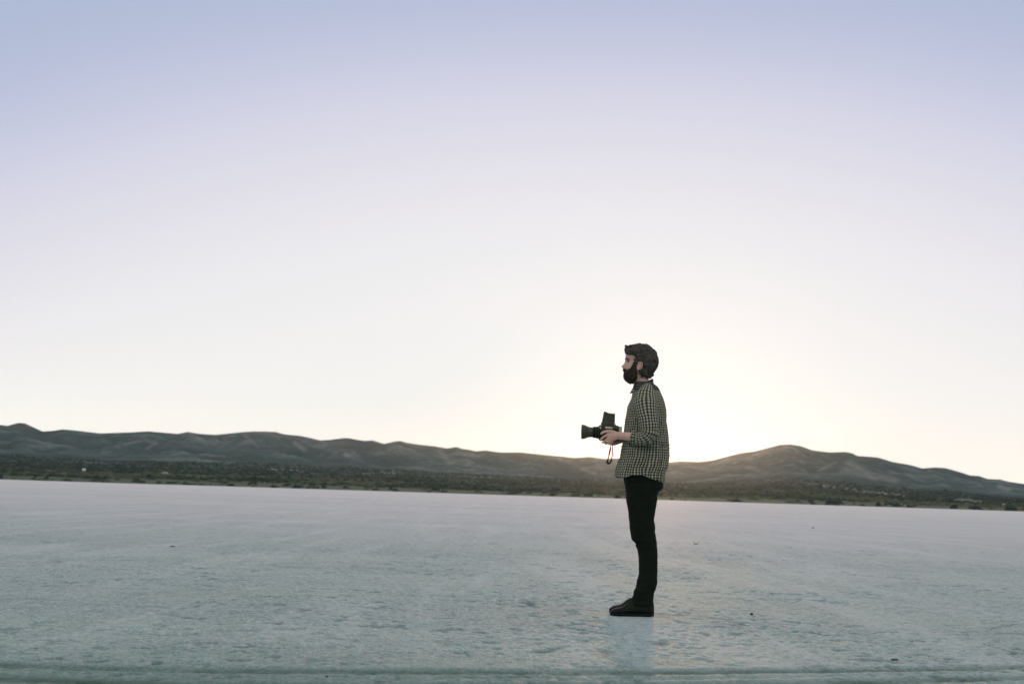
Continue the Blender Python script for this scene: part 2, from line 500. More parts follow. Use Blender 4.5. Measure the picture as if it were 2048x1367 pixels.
# ------------------------------------------------------------------ hills
RIDGE = [(-900, 868), (-600, 880), (-300, 858), (-120, 862), (0, 849), (15, 851), (37, 845), (50, 846), (65, 853), (85, 862), (105, 861), (125, 858), (150, 860), (175, 863), (200, 866), (230, 865), (262, 864),
 (295, 862), (320, 864), (355, 867), (375, 863), (400, 867), (430, 869), (460, 866), (490, 863), (520, 862), (550, 863), (570, 868), (600, 871), (620, 875), (640, 880), (660, 879), (690, 875), (700, 876),
 (728, 881), (745, 880), (768, 887), (785, 883), (800, 881), (815, 885), (835, 888), (870, 892), (895, 896), (912, 893), (925, 897), (940, 899), (952, 902), (970, 900), (1000, 904), (1040, 904), (1080, 908),
 (1120, 912), (1150, 915), (1180, 913), (1210, 917), (1238, 916), (1280, 920), (1337, 924), (1360, 922), (1400, 923), (1425, 920), (1460, 911), (1480, 906), (1510, 902), (1540, 894), (1560, 889), (1580, 888),
 (1600, 891), (1625, 900), (1660, 904), (1690, 903), (1705, 906), (1715, 911), (1755, 914), (1785, 923), (1820, 929), (1845, 936), (1870, 934), (1890, 935), (1915, 942), (1940, 950), (1958, 951), (1975, 957),
 (2000, 958), (2020, 963), (2048, 967), (2200, 985), (2400, 975), (2700, 960), (3000, 968)]
_az = [math.atan2(ray(x, y)[0], ray(x, y)[1]) for x, y in RIDGE]
_el = [ray(x, y)[2] / math.hypot(*ray(x, y)[:2]) for x, y in RIDGE]
def ridge_el(a): return np.interp(a, _az, _el)
def ridge_R(a): return 3700 + 500 * math.sin(a * 3.1 + 0.4) + 260 * math.sin(a * 7 + 2) - 500 * max(0, a - 0.1) * 3
def edge_r(a):
    return 398 + 10 * math.sin(a * 5) + 14 * fbm(a * 9, 3.1) + 3 * fbm(a * 80, 1.1)
def gully(a, r):
    # spurs and gullies running down the slope towards the flat
    s = a * 3500
    wx = 60 * fbm(s / 300, r / 500, 2)
    rid = 1 - abs(mnoise.noise(((s + wx) / 190, r / 900, 0.3))) * 2.2
    rid2 = 1 - abs(mnoise.noise(((s + wx * .6) / 62, r / 420, 2.3))) * 2.2
    rid3 = 1 - abs(mnoise.noise(((s + wx * .3) / 24, r / 160, 5.3))) * 2.2
    return 0.17 * (rid - 0.55) + 0.08 * (rid2 - 0.5) + 0.03 * (rid3 - .5) + 0.03 * fbm(s / 60, r / 80)
def hill_z(a, r):
    Rr, r0 = ridge_R(a), edge_r(a)
    e = ridge_el(a)
    if r <= r0: return -0.4
    t = (r - r0) / (Rr - r0)
    x, y = r * math.sin(a), r * math.cos(a)
    if t <= 1:
        g = float(np.interp(t, [0, 0.04, 0.15, 0.35, 0.58, 0.75, 0.9, 1.0], [0, 0.075, 0.20, 0.36, 0.52, 0.70, 0.90, 1.0]))
        w = max(0, min(1, (t - 0.42) / 0.25)) * max(0, min(1, (1.0 - t) / 0.10))
        g += w * 0.9 * gully(a, r)
        g = min(g, 0.985 + 0.0 * g) if t < 0.97 else min(g, 1.0)
        z = r * (g * e) + CAM_H * min(1, t * 3) + 0.25 * fbm(x / 18, y / 18) * min(1, t * 40)
        return z
    return (Rr * e + CAM_H) * max(0.0, 1 - (t - 1) * 1.4) + 2.0 * fbm(x / 80, y / 80) * min(1, (t - 1) * 10)

def hill_material():
    m = bpy.data.materials.new('scrubby_hillside')
    m.use_nodes = True
    t = m.node_tree
    b = t.nodes['Principled BSDF']
    b.inputs['Roughness'].default_value = 0.95
    b.inputs['Specular IOR Level'].default_value = 0.1
    tc = N(t, 'ShaderNodeTexCoord'); obj = tc.outputs['Object']
    def noise(scale, detail=4, rough=0.6, sx=1, sy=1):
        mp = N(t, 'ShaderNodeMapping'); mp.inputs['Scale'].default_value = (sx, sy, 1)
        t.links.new(obj, mp.inputs[0])
        n = N(t, 'ShaderNodeTexNoise'); n.inputs['Scale'].default_value = scale; n.inputs['Detail'].default_value = detail; n.inputs['Roughness'].default_value = rough
        t.links.new(mp.outputs[0], n.inputs['Vector']); return n.outputs[0]
    at = N(t, 'ShaderNodeAttribute'); at.attribute_name = 'zone'
    sp = N(t, 'ShaderNodeSeparateColor'); t.links.new(at.outputs['Color'], sp.inputs[0])
    fan, near, pale = sp.outputs
    patch = RAMP(t, noise(0.010, 6, 0.65, 1.0, 0.45), [(0.44, (0, 0, 0)), (0.60, (1, 1, 1))])
    spots = RAMP(t, noise(0.06, 4, 0.7, 1, 0.4), [(0.42, (1, 1, 1)), (0.56, (0, 0, 0))])
    hill = MIX(t, patch, (0.040, 0.082, 0.078), (0.17, 0.210, 0.192))
    hill = MIX(t, M_(t, 'MULTIPLY', spots, 0.6), hill, (0.035, 0.058, 0.052))
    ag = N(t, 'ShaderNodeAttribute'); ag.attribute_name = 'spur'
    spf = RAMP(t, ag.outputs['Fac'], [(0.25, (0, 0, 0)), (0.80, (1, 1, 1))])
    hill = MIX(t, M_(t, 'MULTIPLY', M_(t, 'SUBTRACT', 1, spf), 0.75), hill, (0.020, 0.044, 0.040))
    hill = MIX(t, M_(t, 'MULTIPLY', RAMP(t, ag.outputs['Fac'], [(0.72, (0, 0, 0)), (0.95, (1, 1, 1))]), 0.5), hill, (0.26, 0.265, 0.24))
    dots = RAMP(t, noise(0.16, 3, 0.7), [(0.38, (1, 1, 1)), (0.50, (0, 0, 0))])
    hill = MIX(t, M_(t, 'MULTIPLY', dots, 0.5), hill, (0.028, 0.048, 0.040))
    fcol = MIX(t, RAMP(t, noise(0.05, 5, 0.7, 0.4, 1), [(0.42, (0, 0, 0)), (0.68, (1, 1, 1))]), (0.020, 0.042, 0.036), (0.055, 0.085, 0.075))
    gaps = RAMP(t, noise(0.018, 5, 0.6, 0.35, 1.0), [(0.62, (0, 0, 0)), (0.68, (1, 1, 1))])
    fcol = MIX(t, M_(t, 'MULTIPLY', gaps, 0.7), fcol, (0.19, 0.18, 0.16))
    ncol = MIX(t, RAMP(t, noise(0.08, 5, 0.7, 0.3, 1), [(0.4, (0, 0, 0)), (0.62, (1, 1, 1))]), (0.050, 0.075, 0.045), (0.12, 0.12, 0.085))
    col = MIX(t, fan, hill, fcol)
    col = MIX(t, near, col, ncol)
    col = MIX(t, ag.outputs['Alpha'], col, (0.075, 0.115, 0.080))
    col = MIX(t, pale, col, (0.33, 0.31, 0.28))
    t.links.new(col, b.inputs['Base Color'])
    bp = N(t, 'ShaderNodeBump'); bp.inputs['Strength'].default_value = 0.9; bp.inputs['Distance'].default_value = 6.0
    t.links.new(noise(0.05, 6, 0.7), bp.inputs['Height']); t.links.new(bp.outputs[0], b.inputs['Normal'])
    return m

def seg_mask(px, py, segs):
    k = 0.0
    for (x0, y0, x1, y1, w, a) in segs:
        d = np.array([x1 - x0, y1 - y0], float); L = d.dot(d)
        u = max(0, min(1, ((px - x0) * d[0] + (py - y0) * d[1]) / L))
        q = math.hypot((px - x0 - u * d[0]) * 0.6, py - y0 - u * d[1])
        k = max(k, a * max(0, 1 - q / w))
    return k
# bare washes and clearings, placed on the ground by where they lie
PALE = [(1612, 966, 1700, 978, 3.2, 0.75), (1700, 978, 1800, 989, 4.0, 0.9), (1800, 989, 1818, 993, 3.2, 0.6), (1805, 1006, 1820, 1014, 4, 0.45),
        (535, 937, 620, 940, 2.2, 0.8), (720, 946, 800, 945, 2.0, 0.6), (905, 950, 985, 954, 2.0, 0.5), (318, 938, 336, 939, 2.5, 0.8),
        (1700, 925, 1750, 955, 10, 0.35), (1750, 950, 1790, 960, 8, 0.35), (2000, 972, 2016, 978, 6, 0.5), (1670, 925, 1640, 940, 5, 0.3),
        (250, 888, 285, 880, 4, 0.35), (285, 880, 312, 886, 4, 0.35), (312, 886, 295, 896, 4, 0.3), (590, 885, 610, 900, 6, 0.35), (490, 870, 515, 892, 4, 0.25),
        (880, 900, 900, 925, 7, 0.3), (690, 908, 700, 912, 5, 0.5), (1165, 938, 1190, 946, 4, 0.35), (1500, 935, 1530, 945, 6, 0.25), (400, 908, 450, 912, 2.5, 0.4)]

def project(p):
    v = _R3.T @ (np.array(p) - CAM)
    return 1024 + F_PX * v[0] / -v[2], 683.5 - F_PX * v[1] / -v[2]

def build_hills():
    A0, A1, na = R(-34), R(38), 1500
    azs = np.linspace(A0, A1, na)
    ts = np.concatenate([np.linspace(-0.02, 0.04, 10), np.linspace(0.05, 0.40, 60)[0:], np.linspace(0.41, 0.97, 90), np.linspace(0.975, 1.0, 8), np.linspace(1.05, 1.75, 12)])
    v, zone, spur = [], [], []
    for a in azs:
        Rr, r0 = ridge_R(a), edge_r(a)
        for t in ts:
            r = r0 + t * (Rr - r0)
            z = hill_z(a, r) if t > 0 else -0.4 + 0.4 * (t + 0.02) / 0.02
            p = (r * math.sin(a), r * math.cos(a), z if t > 0 else min(z, 0.0) - 0.0)
            v.append(p)
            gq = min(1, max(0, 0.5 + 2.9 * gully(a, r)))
            px, py = project(p)
            wig = 0.05 * fbm(a * 12, 5.0) + 0.05 * fbm(a * 50, t * 10)
            fan = max(0, min(1, (0.42 + 1.2 * wig - t) / 0.16))
            near = max(0, min(1, (0.145 + 0.4 * wig - 0.16 * max(0, a) - t) / 0.03))
            nz = 0.6 + 0.8 * fbm(p[0] / 14, p[1] / 30)
            nearg = max(0, min(1, (0.040 + 0.12 * wig - t) / 0.012))
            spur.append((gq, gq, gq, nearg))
            zone.append((fan, near, min(1, max(0, seg_mask(px, py, PALE) * (0.5 + nz))), 1))
    nt = len(ts)
    f = []
    for i in range(na - 1):
        for j in range(nt - 1):
            f.append((i * nt + j, (i + 1) * nt + j, (i + 1) * nt + j + 1, i * nt + j + 1))
    me = bpy.data.meshes.new('hills')
    me.from_pydata(v, [], f)
    cg = me.color_attributes.new('spur', 'FLOAT_COLOR', 'POINT')
    cg.data.foreach_set('color', np.array(spur, float).ravel())
    ca = me.color_attributes.new('zone', 'FLOAT_COLOR', 'POINT')
    ca.data.foreach_set('color', np.array(zone, float).ravel())
    o = link('hills', me, hill_material())
    tag(o, 'low scrub covered desert hills across the horizon', None, kind='structure')
build_hills()

# ------------------------------------------------------------------ scrub in front of the hills
def build_scrub():
    # crumpled low dome with 18 faces
    base, faces = [], []
    k = 6
    base.append((0, 0, 1))
    for lev, (rad, zz) in enumerate(((0.72, 0.72), (1.0, 0.18))):
        for j in range(k):
            a = 2 * math.pi * (j + 0.5 * lev) / k
            base.append((rad * math.cos(a), rad * math.sin(a), zz))
    for j in range(k):
        j2 = (j + 1) % k
        faces.append((0, 1 + j, 1 + j2))
        faces.append((1 + j, 1 + k + j, 1 + j2))
        faces.append((1 + j2, 1 + k + j, 1 + k + j2))
    base = np.array(base); faces = np.array(faces)
    V, Fc, n, TN = [], [], 0, []
    count = 0
    while count < 22000:
        a = random.uniform(R(-27), R(29))
        t = random.random() ** 1.4 * 0.42
        r0, Rr = edge_r(a), ridge_R(a)
        r = r0 + 4 + t * (Rr - r0)
        x, y = r * math.sin(a), r * math.cos(a)
        dens = 0.5 + 0.9 * fbm(x / 60, y / 90, 4)
        if t < 0.034 + 0.012 * fbm(a * 30, 2.0): dens = -0.12
        if random.random() > dens + 0.15: continue
        z = hill_z(a, r)
        s = random.uniform(0.4, 1.15) * (1 + 1.2 * t)
        if random.random() < 0.04: s *= 1.7
        h = s * random.uniform(0.55, 1.0)
        u_ = random.random()
        tone = 0.15 + 0.5 * max(0, min(1, 0.5 + 1.5 * fbm(x / 45, y / 120, 7))) * (1 if t < .14 else .45) + (0.20 if u_ > 0.93 and t < .2 else 0.0)
        for _ in range(2 if r < 900 else 1):
            TN.append(np.full(len(base), min(1, tone + random.uniform(-.12, .12))))
            jit = 1 + 0.35 * rng.standard_normal(base.shape)
            ca, sa = math.cos(a * 40 + count), math.sin(a * 40 + count)
            b = base * jit * np.array([s, s, h])
            b = np.stack([b[:, 0] * ca - b[:, 1] * sa, b[:, 0] * sa + b[:, 1] * ca, b[:, 2]], 1)
            b += np.array([x + random.uniform(-.8, .8) * s, y + random.uniform(-.8, .8) * s, z - 0.1])
            V.append(b); Fc.append(faces + n); n += len(base)
        count += 1
    V = np.vstack(V); Fc = np.vstack(Fc)
    me = bpy.data.meshes.new('desert_scrub')
    me.vertices.add(len(V)); me.vertices.foreach_set('co', V.ravel())
    me.loops.add(Fc.size); me.loops.foreach_set('vertex_index', Fc.ravel().astype(np.int32))
    me.polygons.add(len(Fc))
    me.polygons.foreach_set('loop_start', np.arange(0, Fc.size, 3, dtype=np.int32))
    me.update(calc_edges=True)
    tn = np.concatenate(TN); ca = me.color_attributes.new('tone', 'FLOAT_COLOR', 'POINT')
    ca.data.foreach_set('color', np.stack([tn, tn, tn, np.ones_like(tn)], 1).ravel())
    m = mat('scrub_leaf', (0.022, 0.042, 0.032), 0.95, 0.1, vscale=0.05, col2=(0.085, 0.105, 0.070))
    t = m.node_tree; at = N(t, 'ShaderNodeAttribute'); at.attribute_name = 'tone'
    t.links.new(RAMP(t, at.outputs['Fac'], [(0.0, (0.013, 0.030, 0.025)), (0.35, (0.028, 0.050, 0.038)), (0.65, (0.075, 0.088, 0.055)), (1.0, (0.17, 0.16, 0.12))]), t.nodes['Principled BSDF'].inputs['Base Color'])
    o = link('desert_scrub', me, m, smooth=False)
    tag(o, 'dark green desert scrub covering the flat before the hills', None, kind='stuff')
build_scrub()

# ------------------------------------------------------------------ things far off
def build_far_things():
    wall = mat('pale_plaster', (0.42, 0.40, 0.36), 0.9, 0.2, vscale=0.6, vary=0.25)
    roofm = mat('dull_roof', (0.20, 0.19, 0.18), 0.8, 0.3, vscale=0.8, vary=0.3)
    dark = mat('dark_opening', (0.03, 0.035, 0.04), 0.4, 0.5)
    # low ranch building right
    a = math.atan2(ray(1938, 1000)[0], ray(1938, 1000)[1]); r = 760.0
    x, y = r * math.sin(a), r * math.cos(a); z = hill_z(a, r) - 0.2
    s = r / F_PX
    root = empty('ranch_building', (x, y, z))
    tag(root, 'long low pale building behind the scrub at the foot of the right hill', 'building')
    k = s
    mb = MB()
    mb.box((-22 * k, -3, 0), (3 * k, 3, 7.0 * k)); mb.box((3 * k + 0.003, -2.6, 0), (22 * k, 2.6, 4.4 * k))
    link('wall', mb.mesh('wall'), wall, root, smooth=False)
    mb = MB()
    # gabled roofs
    for x0, x1, yy, z0, z1 in ((-23 * k, 4 * k, 3.3, 7.0 * k, 9.2 * k), (4 * k + 0.01, 23 * k, 2.9, 4.4 * k, 6.6 * k)):
        v = [(x0, -yy, z0), (x1, -yy, z0), (x1, yy, z0), (x0, yy, z0), (x0, 0, z1), (x1, 0, z1)]
        mb.add(v, [(0, 3, 2, 1), (0, 1, 5, 4), (2, 3, 4, 5), (1, 2, 5), (3, 0, 4)])
    link('roof', mb.mesh('roof'), roofm, root, smooth=False)
    for wx in (-16, -9, 12):
        mb = MB(); mb.box(((wx - 1.6) * k, -3.05, 1.6 * k), ((wx + 1.6) * k, -2.9 if wx < 3 else -2.55, 3.6 * k))
        link('window', mb.mesh('window'), dark, root, smooth=False)
    mb = MB(); mb.box((-2.5 * k, -3.06, 0), (0.2 * k, -2.9, 5.0 * k))
    link('door', mb.mesh('door'), dark, root, smooth=False)
    # small white sign on posts, left
    white = mat('white_paint', (0.8, 0.8, 0.8), 0.6, 0.3, vscale=3, vary=0.1)
    post = mat('grey_post', (0.3, 0.3, 0.28), 0.8, 0.2, vscale=9, vary=0.2)
    a = math.atan2(ray(168, 940)[0], ray(168, 940)[1]); r = 640.0
    x, y = r * math.sin(a), r * math.cos(a)
    zt = CAM_H + r * (ray(168, 938)[2] / math.hypot(*ray(168, 938)[:2]))
    z = hill_z(a, r)
    root = empty('roadside_sign', (x, y, z))
    tag(root, 'tiny white board on posts standing in the scrub at far left', 'sign')
    hh = max(1.6, zt - z)
    mb = MB(); mb.box((-0.75, -0.04, hh - 0.55), (0.75, 0.04, hh + 0.45)); link('panel', mb.mesh('panel'), white, root, smooth=False)
    for sx in (-0.4, 0.4):
        mb = MB(); mb.box((sx - 0.06, 0.05, -0.3), (sx + 0.06, 0.17, hh + 0.3)); link('post', mb.mesh('post'), post, root, smooth=False)
    # pale boulders
    rockm = mat('pale_rock', (0.36, 0.35, 0.32), 0.95, 0.1, vscale=2, vary=0.3)
    for (px, py, r, w, lab) in ((331, 941, 700, 1.7, 'pale boulder among the scrub right of the tiny white board'), (2009, 1006, 640, 1.0, 'small pale boulder in the scrub right of the low building')):
        a = math.atan2(ray(px, py)[0], ray(px, py)[1])
        o = link('boulder', blob_mesh('boulder', w, w * 0.8, w * 0.7, 3, 0.25), rockm)
        o.location = (r * math.sin(a), r * math.cos(a), hill_z(a, r) + w * 0.4)
        tag(o, lab, 'boulder')

def blob_mesh(name, rx, ry, rz, seed, amp=0.3, sub=3, freq=1.6):
    bm = bmesh.new()
    bmesh.ops.create_icosphere(bm, subdivisions=sub, radius=1)
    for v in bm.verts:
        n = mnoise.fractal(v.co * freq + Vector((seed * 7.3, seed, 0)), 0.8, 2.0, 4)
        v.co *= 1 + amp * n
        v.co = Vector((v.co.x * rx, v.co.y * ry, v.co.z * rz))
    me = bpy.data.meshes.new(name); bm.to_mesh(me); bm.free()
    return me
build_far_things()

# ------------------------------------------------------------------ litter on the lake bed
def build_litter():
    dk = mat('dark_stone', (0.03, 0.035, 0.035), 0.8, 0.3, vscale=60, vary=0.4)
    br = mat('dry_wood', (0.10, 0.15, 0.13), 0.9, 0.2, vscale=60, vary=0.4)
    for i, (px, py, w, h, m, name, lab) in enumerate((
        (345, 1092.5, 0.030, 0.0075, br, 'wood_chip', 'flat dark chip of wood lying alone on the lake bed at left'),
        (1503, 1228.5, 0.0095, 0.0080, dk, 'pebble', 'round black pebble on the crust to the right of the shoes'),
        (654, 1353, 0.0055, 0.0045, br, 'pebble', 'tiny dark pebble between the two tyre tracks at bottom left'),
        (1789, 1318.5, 0.020, 0.0045, br, 'clod', 'flat dark clod just above the tyre track at bottom right'),
        (1626, 1055, 0.045, 0.012, br, 'clod', 'faint far clod on the bed under the right hill'),
    )):
        o = link(name, blob_mesh(name, w, w * 0.6, h, i + 1), m)
        g = G(px, py); o.location = (g[0], g[1], h * 0.6)
        tag(o, lab, name.replace('_', ' '))
    # curled twig with both ends up
    g = G(1392, 1088)
    mb = MB()
    rows = [(-0.046, 0, 0.040, 0.003, 0.003), (-0.030, 0, 0.016, 0.006, 0.005), (-0.008, 0.004, 0.007, 0.007, 0.006), (0.012, 0, 0.008, 0.007, 0.006), (0.034, 0, 0.022, 0.005, 0.005), (0.052, 0, 0.036, 0.0025, 0.0025)]
    rg, _ = tube_rings(rows, 20, 10)
    mb.grid(rg)
    o = link('twig', mb.mesh('twig'), br); o.location = (g[0], g[1], 0)
    tag(o, 'small curled dark twig on the bed right of the standing man', 'twig')
build_litter()

# ------------------------------------------------------------------ the standing man
ROOT = P(1272, 1226, -0.02); ROOT[2] = 0.0
man = empty('person', tuple(ROOT))
tag(man, 'bearded man in checked shirt and black trousers standing in profile on the lake bed', 'person')

def sgn_pow(v, e): return np.sign(v) * np.abs(v) ** e

def ring(fx, bx, y, hw, dyc=0.0, m=48, p=2.2, egg=0.0, mid=None, sig=0.013, flat=False):
    """Level closed section: front / back photo column, photo row, half width in metres."""
    th = np.linspace(0, 2 * np.pi, m, endpoint=False)
    c, s = sgn_pow(np.cos(th), 2 / p), sgn_pow(np.sin(th), 2 / p)
    cx, rx = (fx + bx) / 2, (bx - fx) / 2
    px = cx + rx * c
    w = hw * s * (1 - egg * np.maximum(0, -c))
    if mid is not None:
        px = px + (mid - fx) * np.exp(-(w / sig) ** 2) * (c < 0)
    a = P(cx, y, dyc)
    out = []
    for x_, w_ in zip(px, w):
        q = P(x_, y, dyc)
        out.append((q[0], q[1] + w_, q[2]))
    return np.array(out)

def tube_px(rows, n=24, m=18, p=2.0, ends=True, extra=None):
    """rows: photo column, row, depth, half height in photo pixels, half depth in metres"""
    r = []
    for (x, y, dy, ra, rb) in rows:
        q = P(x, y, dy)
        r.append((q[0], q[1], q[2], ra * MPP, rb))
    r = round_ends(r) if ends else np.array(r)
    return tube_rings(r, n, m, p=p)

skin = mat('skin', (0.72, 0.47, 0.39), 0.55, 0.35, bump=0.0006, bscale=350, vscale=40, col2=(0.62, 0.38, 0.30))
skin.node_tree.nodes['Principled BSDF'].inputs['Subsurface Weight'].default_value = 0.12
skin.node_tree.nodes['Principled BSDF'].inputs['Subsurface Radius'].default_value = (0.02, 0.008, 0.004)
hair_m = mat('dark_hair', (0.017, 0.022, 0.018), 0.5, 0.35, vscale=70, col2=(0.085, 0.070, 0.055))
for l_ in list(hair_m.node_tree.links):
    if l_.to_node.type == 'TEX_NOISE':
        mp_ = N(hair_m.node_tree, 'ShaderNodeMapping'); mp_.inputs['Scale'].default_value = (1.6, 1.0, 0.28)
        src_, dst_ = l_.from_socket, l_.to_socket
        hair_m.node_tree.links.new(src_, mp_.inputs[0]); hair_m.node_tree.links.new(mp_.outputs[0], dst_)
        break
beard_m = mat('dark_beard', (0.034, 0.034, 0.020), 0.75, 0.2, vscale=110, col2=(0.095, 0.078, 0.050))
black_cloth = mat('black_trousers', (0.0085, 0.0135, 0.0095), 0.85, 0.12, bump=0.0008, bscale=500, vscale=14, vary=0.25)

# head: row, front of the side face, front on the middle line, back, half width
HEAD = [
 (691.5, 1270, 1270, 1292, .030), (693, 1264, 1264, 1297, .045), (697, 1257.5, 1257.5, 1303, .059), (702, 1253.5, 1253.2, 1307, .068), (708, 1252.0, 1251.4, 1310, .074),
 (713, 1251.8, 1250.8, 1311.5, .077), (717, 1252.3, 1249.9, 1312, .078), (720, 1253.8, 1249.7, 1312, .078), (722.5, 1254.2, 1249.6, 1312, .078), (725, 1253.8, 1248.6, 1311, .078),
 (729, 1252.8, 1245.4, 1309, .077), (732, 1252.2, 1242.4, 1307, .076), (733.6, 1252.0, 1242.2, 1306, .075), (735.5, 1251.5, 1244.8, 1305, .074), (737, 1251.0, 1246.8, 1304, .073),
 (739.8, 1250.5, 1246.4, 1303, .071), (741.8, 1250.6, 1248.8, 1302, .069), (744.2, 1250.6, 1247.8, 1300, .066), (748, 1251.5, 1250, 1298.5, .061),
 (753, 1252.5, 1250.6, 1297.5, .057), (757.5, 1256, 1254.5, 1297.5, .053), (761.5, 1263, 1262, 1298, .051), (766, 1268.3, 1268, 1299, .052), (772, 1270.8, 1270.3, 1301.5, .056),
 (780, 1272, 1272, 1305, .062), (792, 1274, 1274, 1308, .075), (800, 1276, 1276, 1308, .08)]

def build_body():
    mb = MB()
    ys = np.concatenate([np.arange(691.5, 760, 0.75), np.arange(760, 800.1, 2.0)])
    rings = []
    for y in ys:
        f, mm, b, hw = interp(HEAD, y)
        r = ring(f, b, y, hw, m=72, p=2.35, egg=0.10, mid=mm, sig=0.0125 if 723 < y < 738 else 0.02)
        # eye sockets
        if 715 < y < 727:
            k = math.exp(-((y - 720.5) / 2.6) ** 2)
            base = P((f + b) / 2, y, 0)
            for q in r:
                dyy = abs(q[1] - D)
                if q[0] < base[0]:
                    q[0] += 0.007 * k * math.exp(-((dyy - 0.031) / 0.012) ** 2)
        rings.append(r)
    mb.grid(np.array(rings[::-1]))
    # ears
    for s in (-1, 1):
        dy0 = s * 0.0775
        pts = []
        for a in np.linspace(-2.3, 2.35, 13):
            rx, ry = 5.9, 7.3
            pts.append((1278.8 + rx * math.cos(a) - 1.0 * math.sin(a), 730.6 + ry * math.sin(a) * (1 if math.sin(a) < 0 else 1.05), dy0 + s * (0.010 + 0.009 * max(0, math.cos(a))), 1.15, .0040))
        g, _ = tube_px(pts, 30, 10); mb.grid(g)
        g, _ = tube_px([(1274.5, 729, dy0 - s * .004, 5.0, .006), (1278, 730.5, dy0 + s * .002, 6.3, .005), (1282.5, 730.5, dy0 + s * .007, 5.5, .004)], 10, 14); mb.grid(g)
        g, _ = tube_px([(1275.2, 735, dy0, 2.0, .005), (1276.3, 738.2, dy0 + s * .004, 2.2, .004)], 8, 10); mb.grid(g)
    # trunk under the shirt
    TR = [(778, 1277, 1307, .085), (790, 1272, 1312, .165), (805, 1268, 1317, .172), (830, 1262, 1319, .158), (870, 1260, 1320, .145), (910, 1258, 1320, .145), (945, 1257, 1320, .155), (975, 1258, 1320, .160), (1000, 1262, 1308, .150)]
    ys = np.arange(778, 1001, 5)
    mb.grid(np.array([ring(*[interp(TR, y)[k] for k in (0, 1)], y, interp(TR, y)[2], m=48) for y in ys][::-1]))
    # legs inside the trousers
    for s in (-1, 1):
        LG = [(975, 1262, 1309, .075), (1040, 1266, 1302, .070), (1085, 1274, 1305, .058), (1130, 1282, 1310, .052), (1170, 1281, 1304, .042), (1200, 1277, 1302, .036), (1216, 1262, 1300, .034)]
        ys = np.arange(975, 1217, 6)
        mb.grid(np.array([ring(*[interp(LG, y)[k] for k in (0, 1)], y, interp(LG, y)[2], dyc=s * .1, m=32) for y in ys][::-1]))
    # left arm, near the camera
    g, _ = tube_px([(1294, 795, -.15, 15, .045), (1295, 815, -.185, 14, .042), (1298, 850, -.205, 12, .036), (1297, 868, -.21, 11.5, .036), (1288, 874, -.205, 9.6, .034), (1274, 873.6, -.185, 9.0, .031),
                    (1262, 872.9, -.165, 8.8, .030), (1250, 871.6, -.140, 8.3, .027), (1239, 870.9, -.108, 7.6, .022), (1234, 870.8, -.094, 7.9, .020), (1228, 871.3, -.084, 9.6, .018), (1221.5, 872.6, -.080, 11.0, .0165), (1217, 873.4, -.077, 10.2, .014)], 60, 26); mb.grid(g)
    def finger(rows): g_, _ = tube_px(rows, 26, 14); mb.grid(g_)
    finger([(1232, 866.5, -.080, 4.2, .013), (1225, 863.4, -.086, 3.9, .012), (1217, 862.2, -.086, 3.1, .0100), (1210.5, 862.6, -.081, 2.8, .0092), (1205.5, 864.6, -.075, 2.6, .0085), (1201.6, 867.2, -.069, 2.1, .0072)])
    finger([(1220, 868.8, -.080, 3.2, .011), (1213, 870.2, -.084, 2.8, .0095), (1207.5, 873.2, -.083, 2.5, .0086), (1203, 877.0, -.075, 2.3, .0080), (1199.4, 880.4, -.066, 1.9, .0068)])
    finger([(1221, 874.5, -.080, 3.1, .011), (1214.5, 877.4, -.083, 2.7, .0094), (1210.6, 880.6, -.080, 2.4, .0084), (1207.6, 883.3, -.070, 2.2, .0078), (1205.4, 885.3, -.060, 1.8, .0066)])
    finger([(1222, 879.4, -.078, 3.0, .0105), (1217.8, 882.6, -.080, 2.5, .0090), (1215.0, 885.2, -.075, 2.3, .0080), (1212.8, 887.0, -.064, 2.0, .0072), (1211.6, 887.8, -.055, 1.7, .0062)])
    finger([(1225, 882.5, -.074, 2.8, .0095), (1221.8, 885.6, -.075, 2.3, .0080), (1219.6, 887.4, -.069, 2.1, .0072), (1218.4, 888.2, -.059, 1.8, .0064), (1217.8, 888.2, -.050, 1.6, .0056)])
    # right arm on the far side, its palm under the camera
    g, _ = tube_px([(1294, 795, .15, 15, .045), (1295, 815, .185, 14, .042), (1297, 850, .205, 12, .036), (1296, 868, .21, 11, .036), (1286, 873, .20, 9.3, .034), (1270, 875, .16, 8.6, .030),
                    (1256, 877, .105, 7.4, .027), (1245, 879.3, .062, 5.8, .026), (1240, 881.3, .045, 5.0, .029), (1233, 884.2, .022, 4.8, .036), (1226, 886.0, .010, 4.5, .040), (1220.5, 885.8, .006, 3.6, .037)], 60, 26); mb.grid(g)
    for k, (d0, ln, yy) in enumerate(((-.022, 1.0, 885.2), (-.002, 1.12, 885.0), (.018, 1.06, 884.8), (.036, .85, 884.6))):
        finger([(1222, 886, d0, 2.6, .0088), (1222 - 7 * ln, yy, d0, 2.4, .0084), (1222 - 12 * ln, yy - .6, d0 + .012, 2.2, .0078), (1222 - 16 * ln, yy - 1.4, d0 + .024, 1.8, .0068)])
    finger([(1233, 883, .050, 3.2, .011), (1228, 879, .066, 2.9, .0095), (1222, 874, .068, 2.6, .0088), (1217, 871, .066, 2.1, .0074)])
    me = remesh(mb, 'body', 0.0026, 2, 0.5, ROOT)
    o = link('body', me, skin, man)
    return o
build_body()

def poly_in(px, py, poly):
    ins = False
    n = len(poly)
    for i in range(n):
        x0, y0 = poly[i]; x1, y1 = poly[(i + 1) % n]
        if (y0 > py) != (y1 > py) and px < (x1 - x0) * (py - y0) / (y1 - y0) + x0: ins = not ins
    return ins

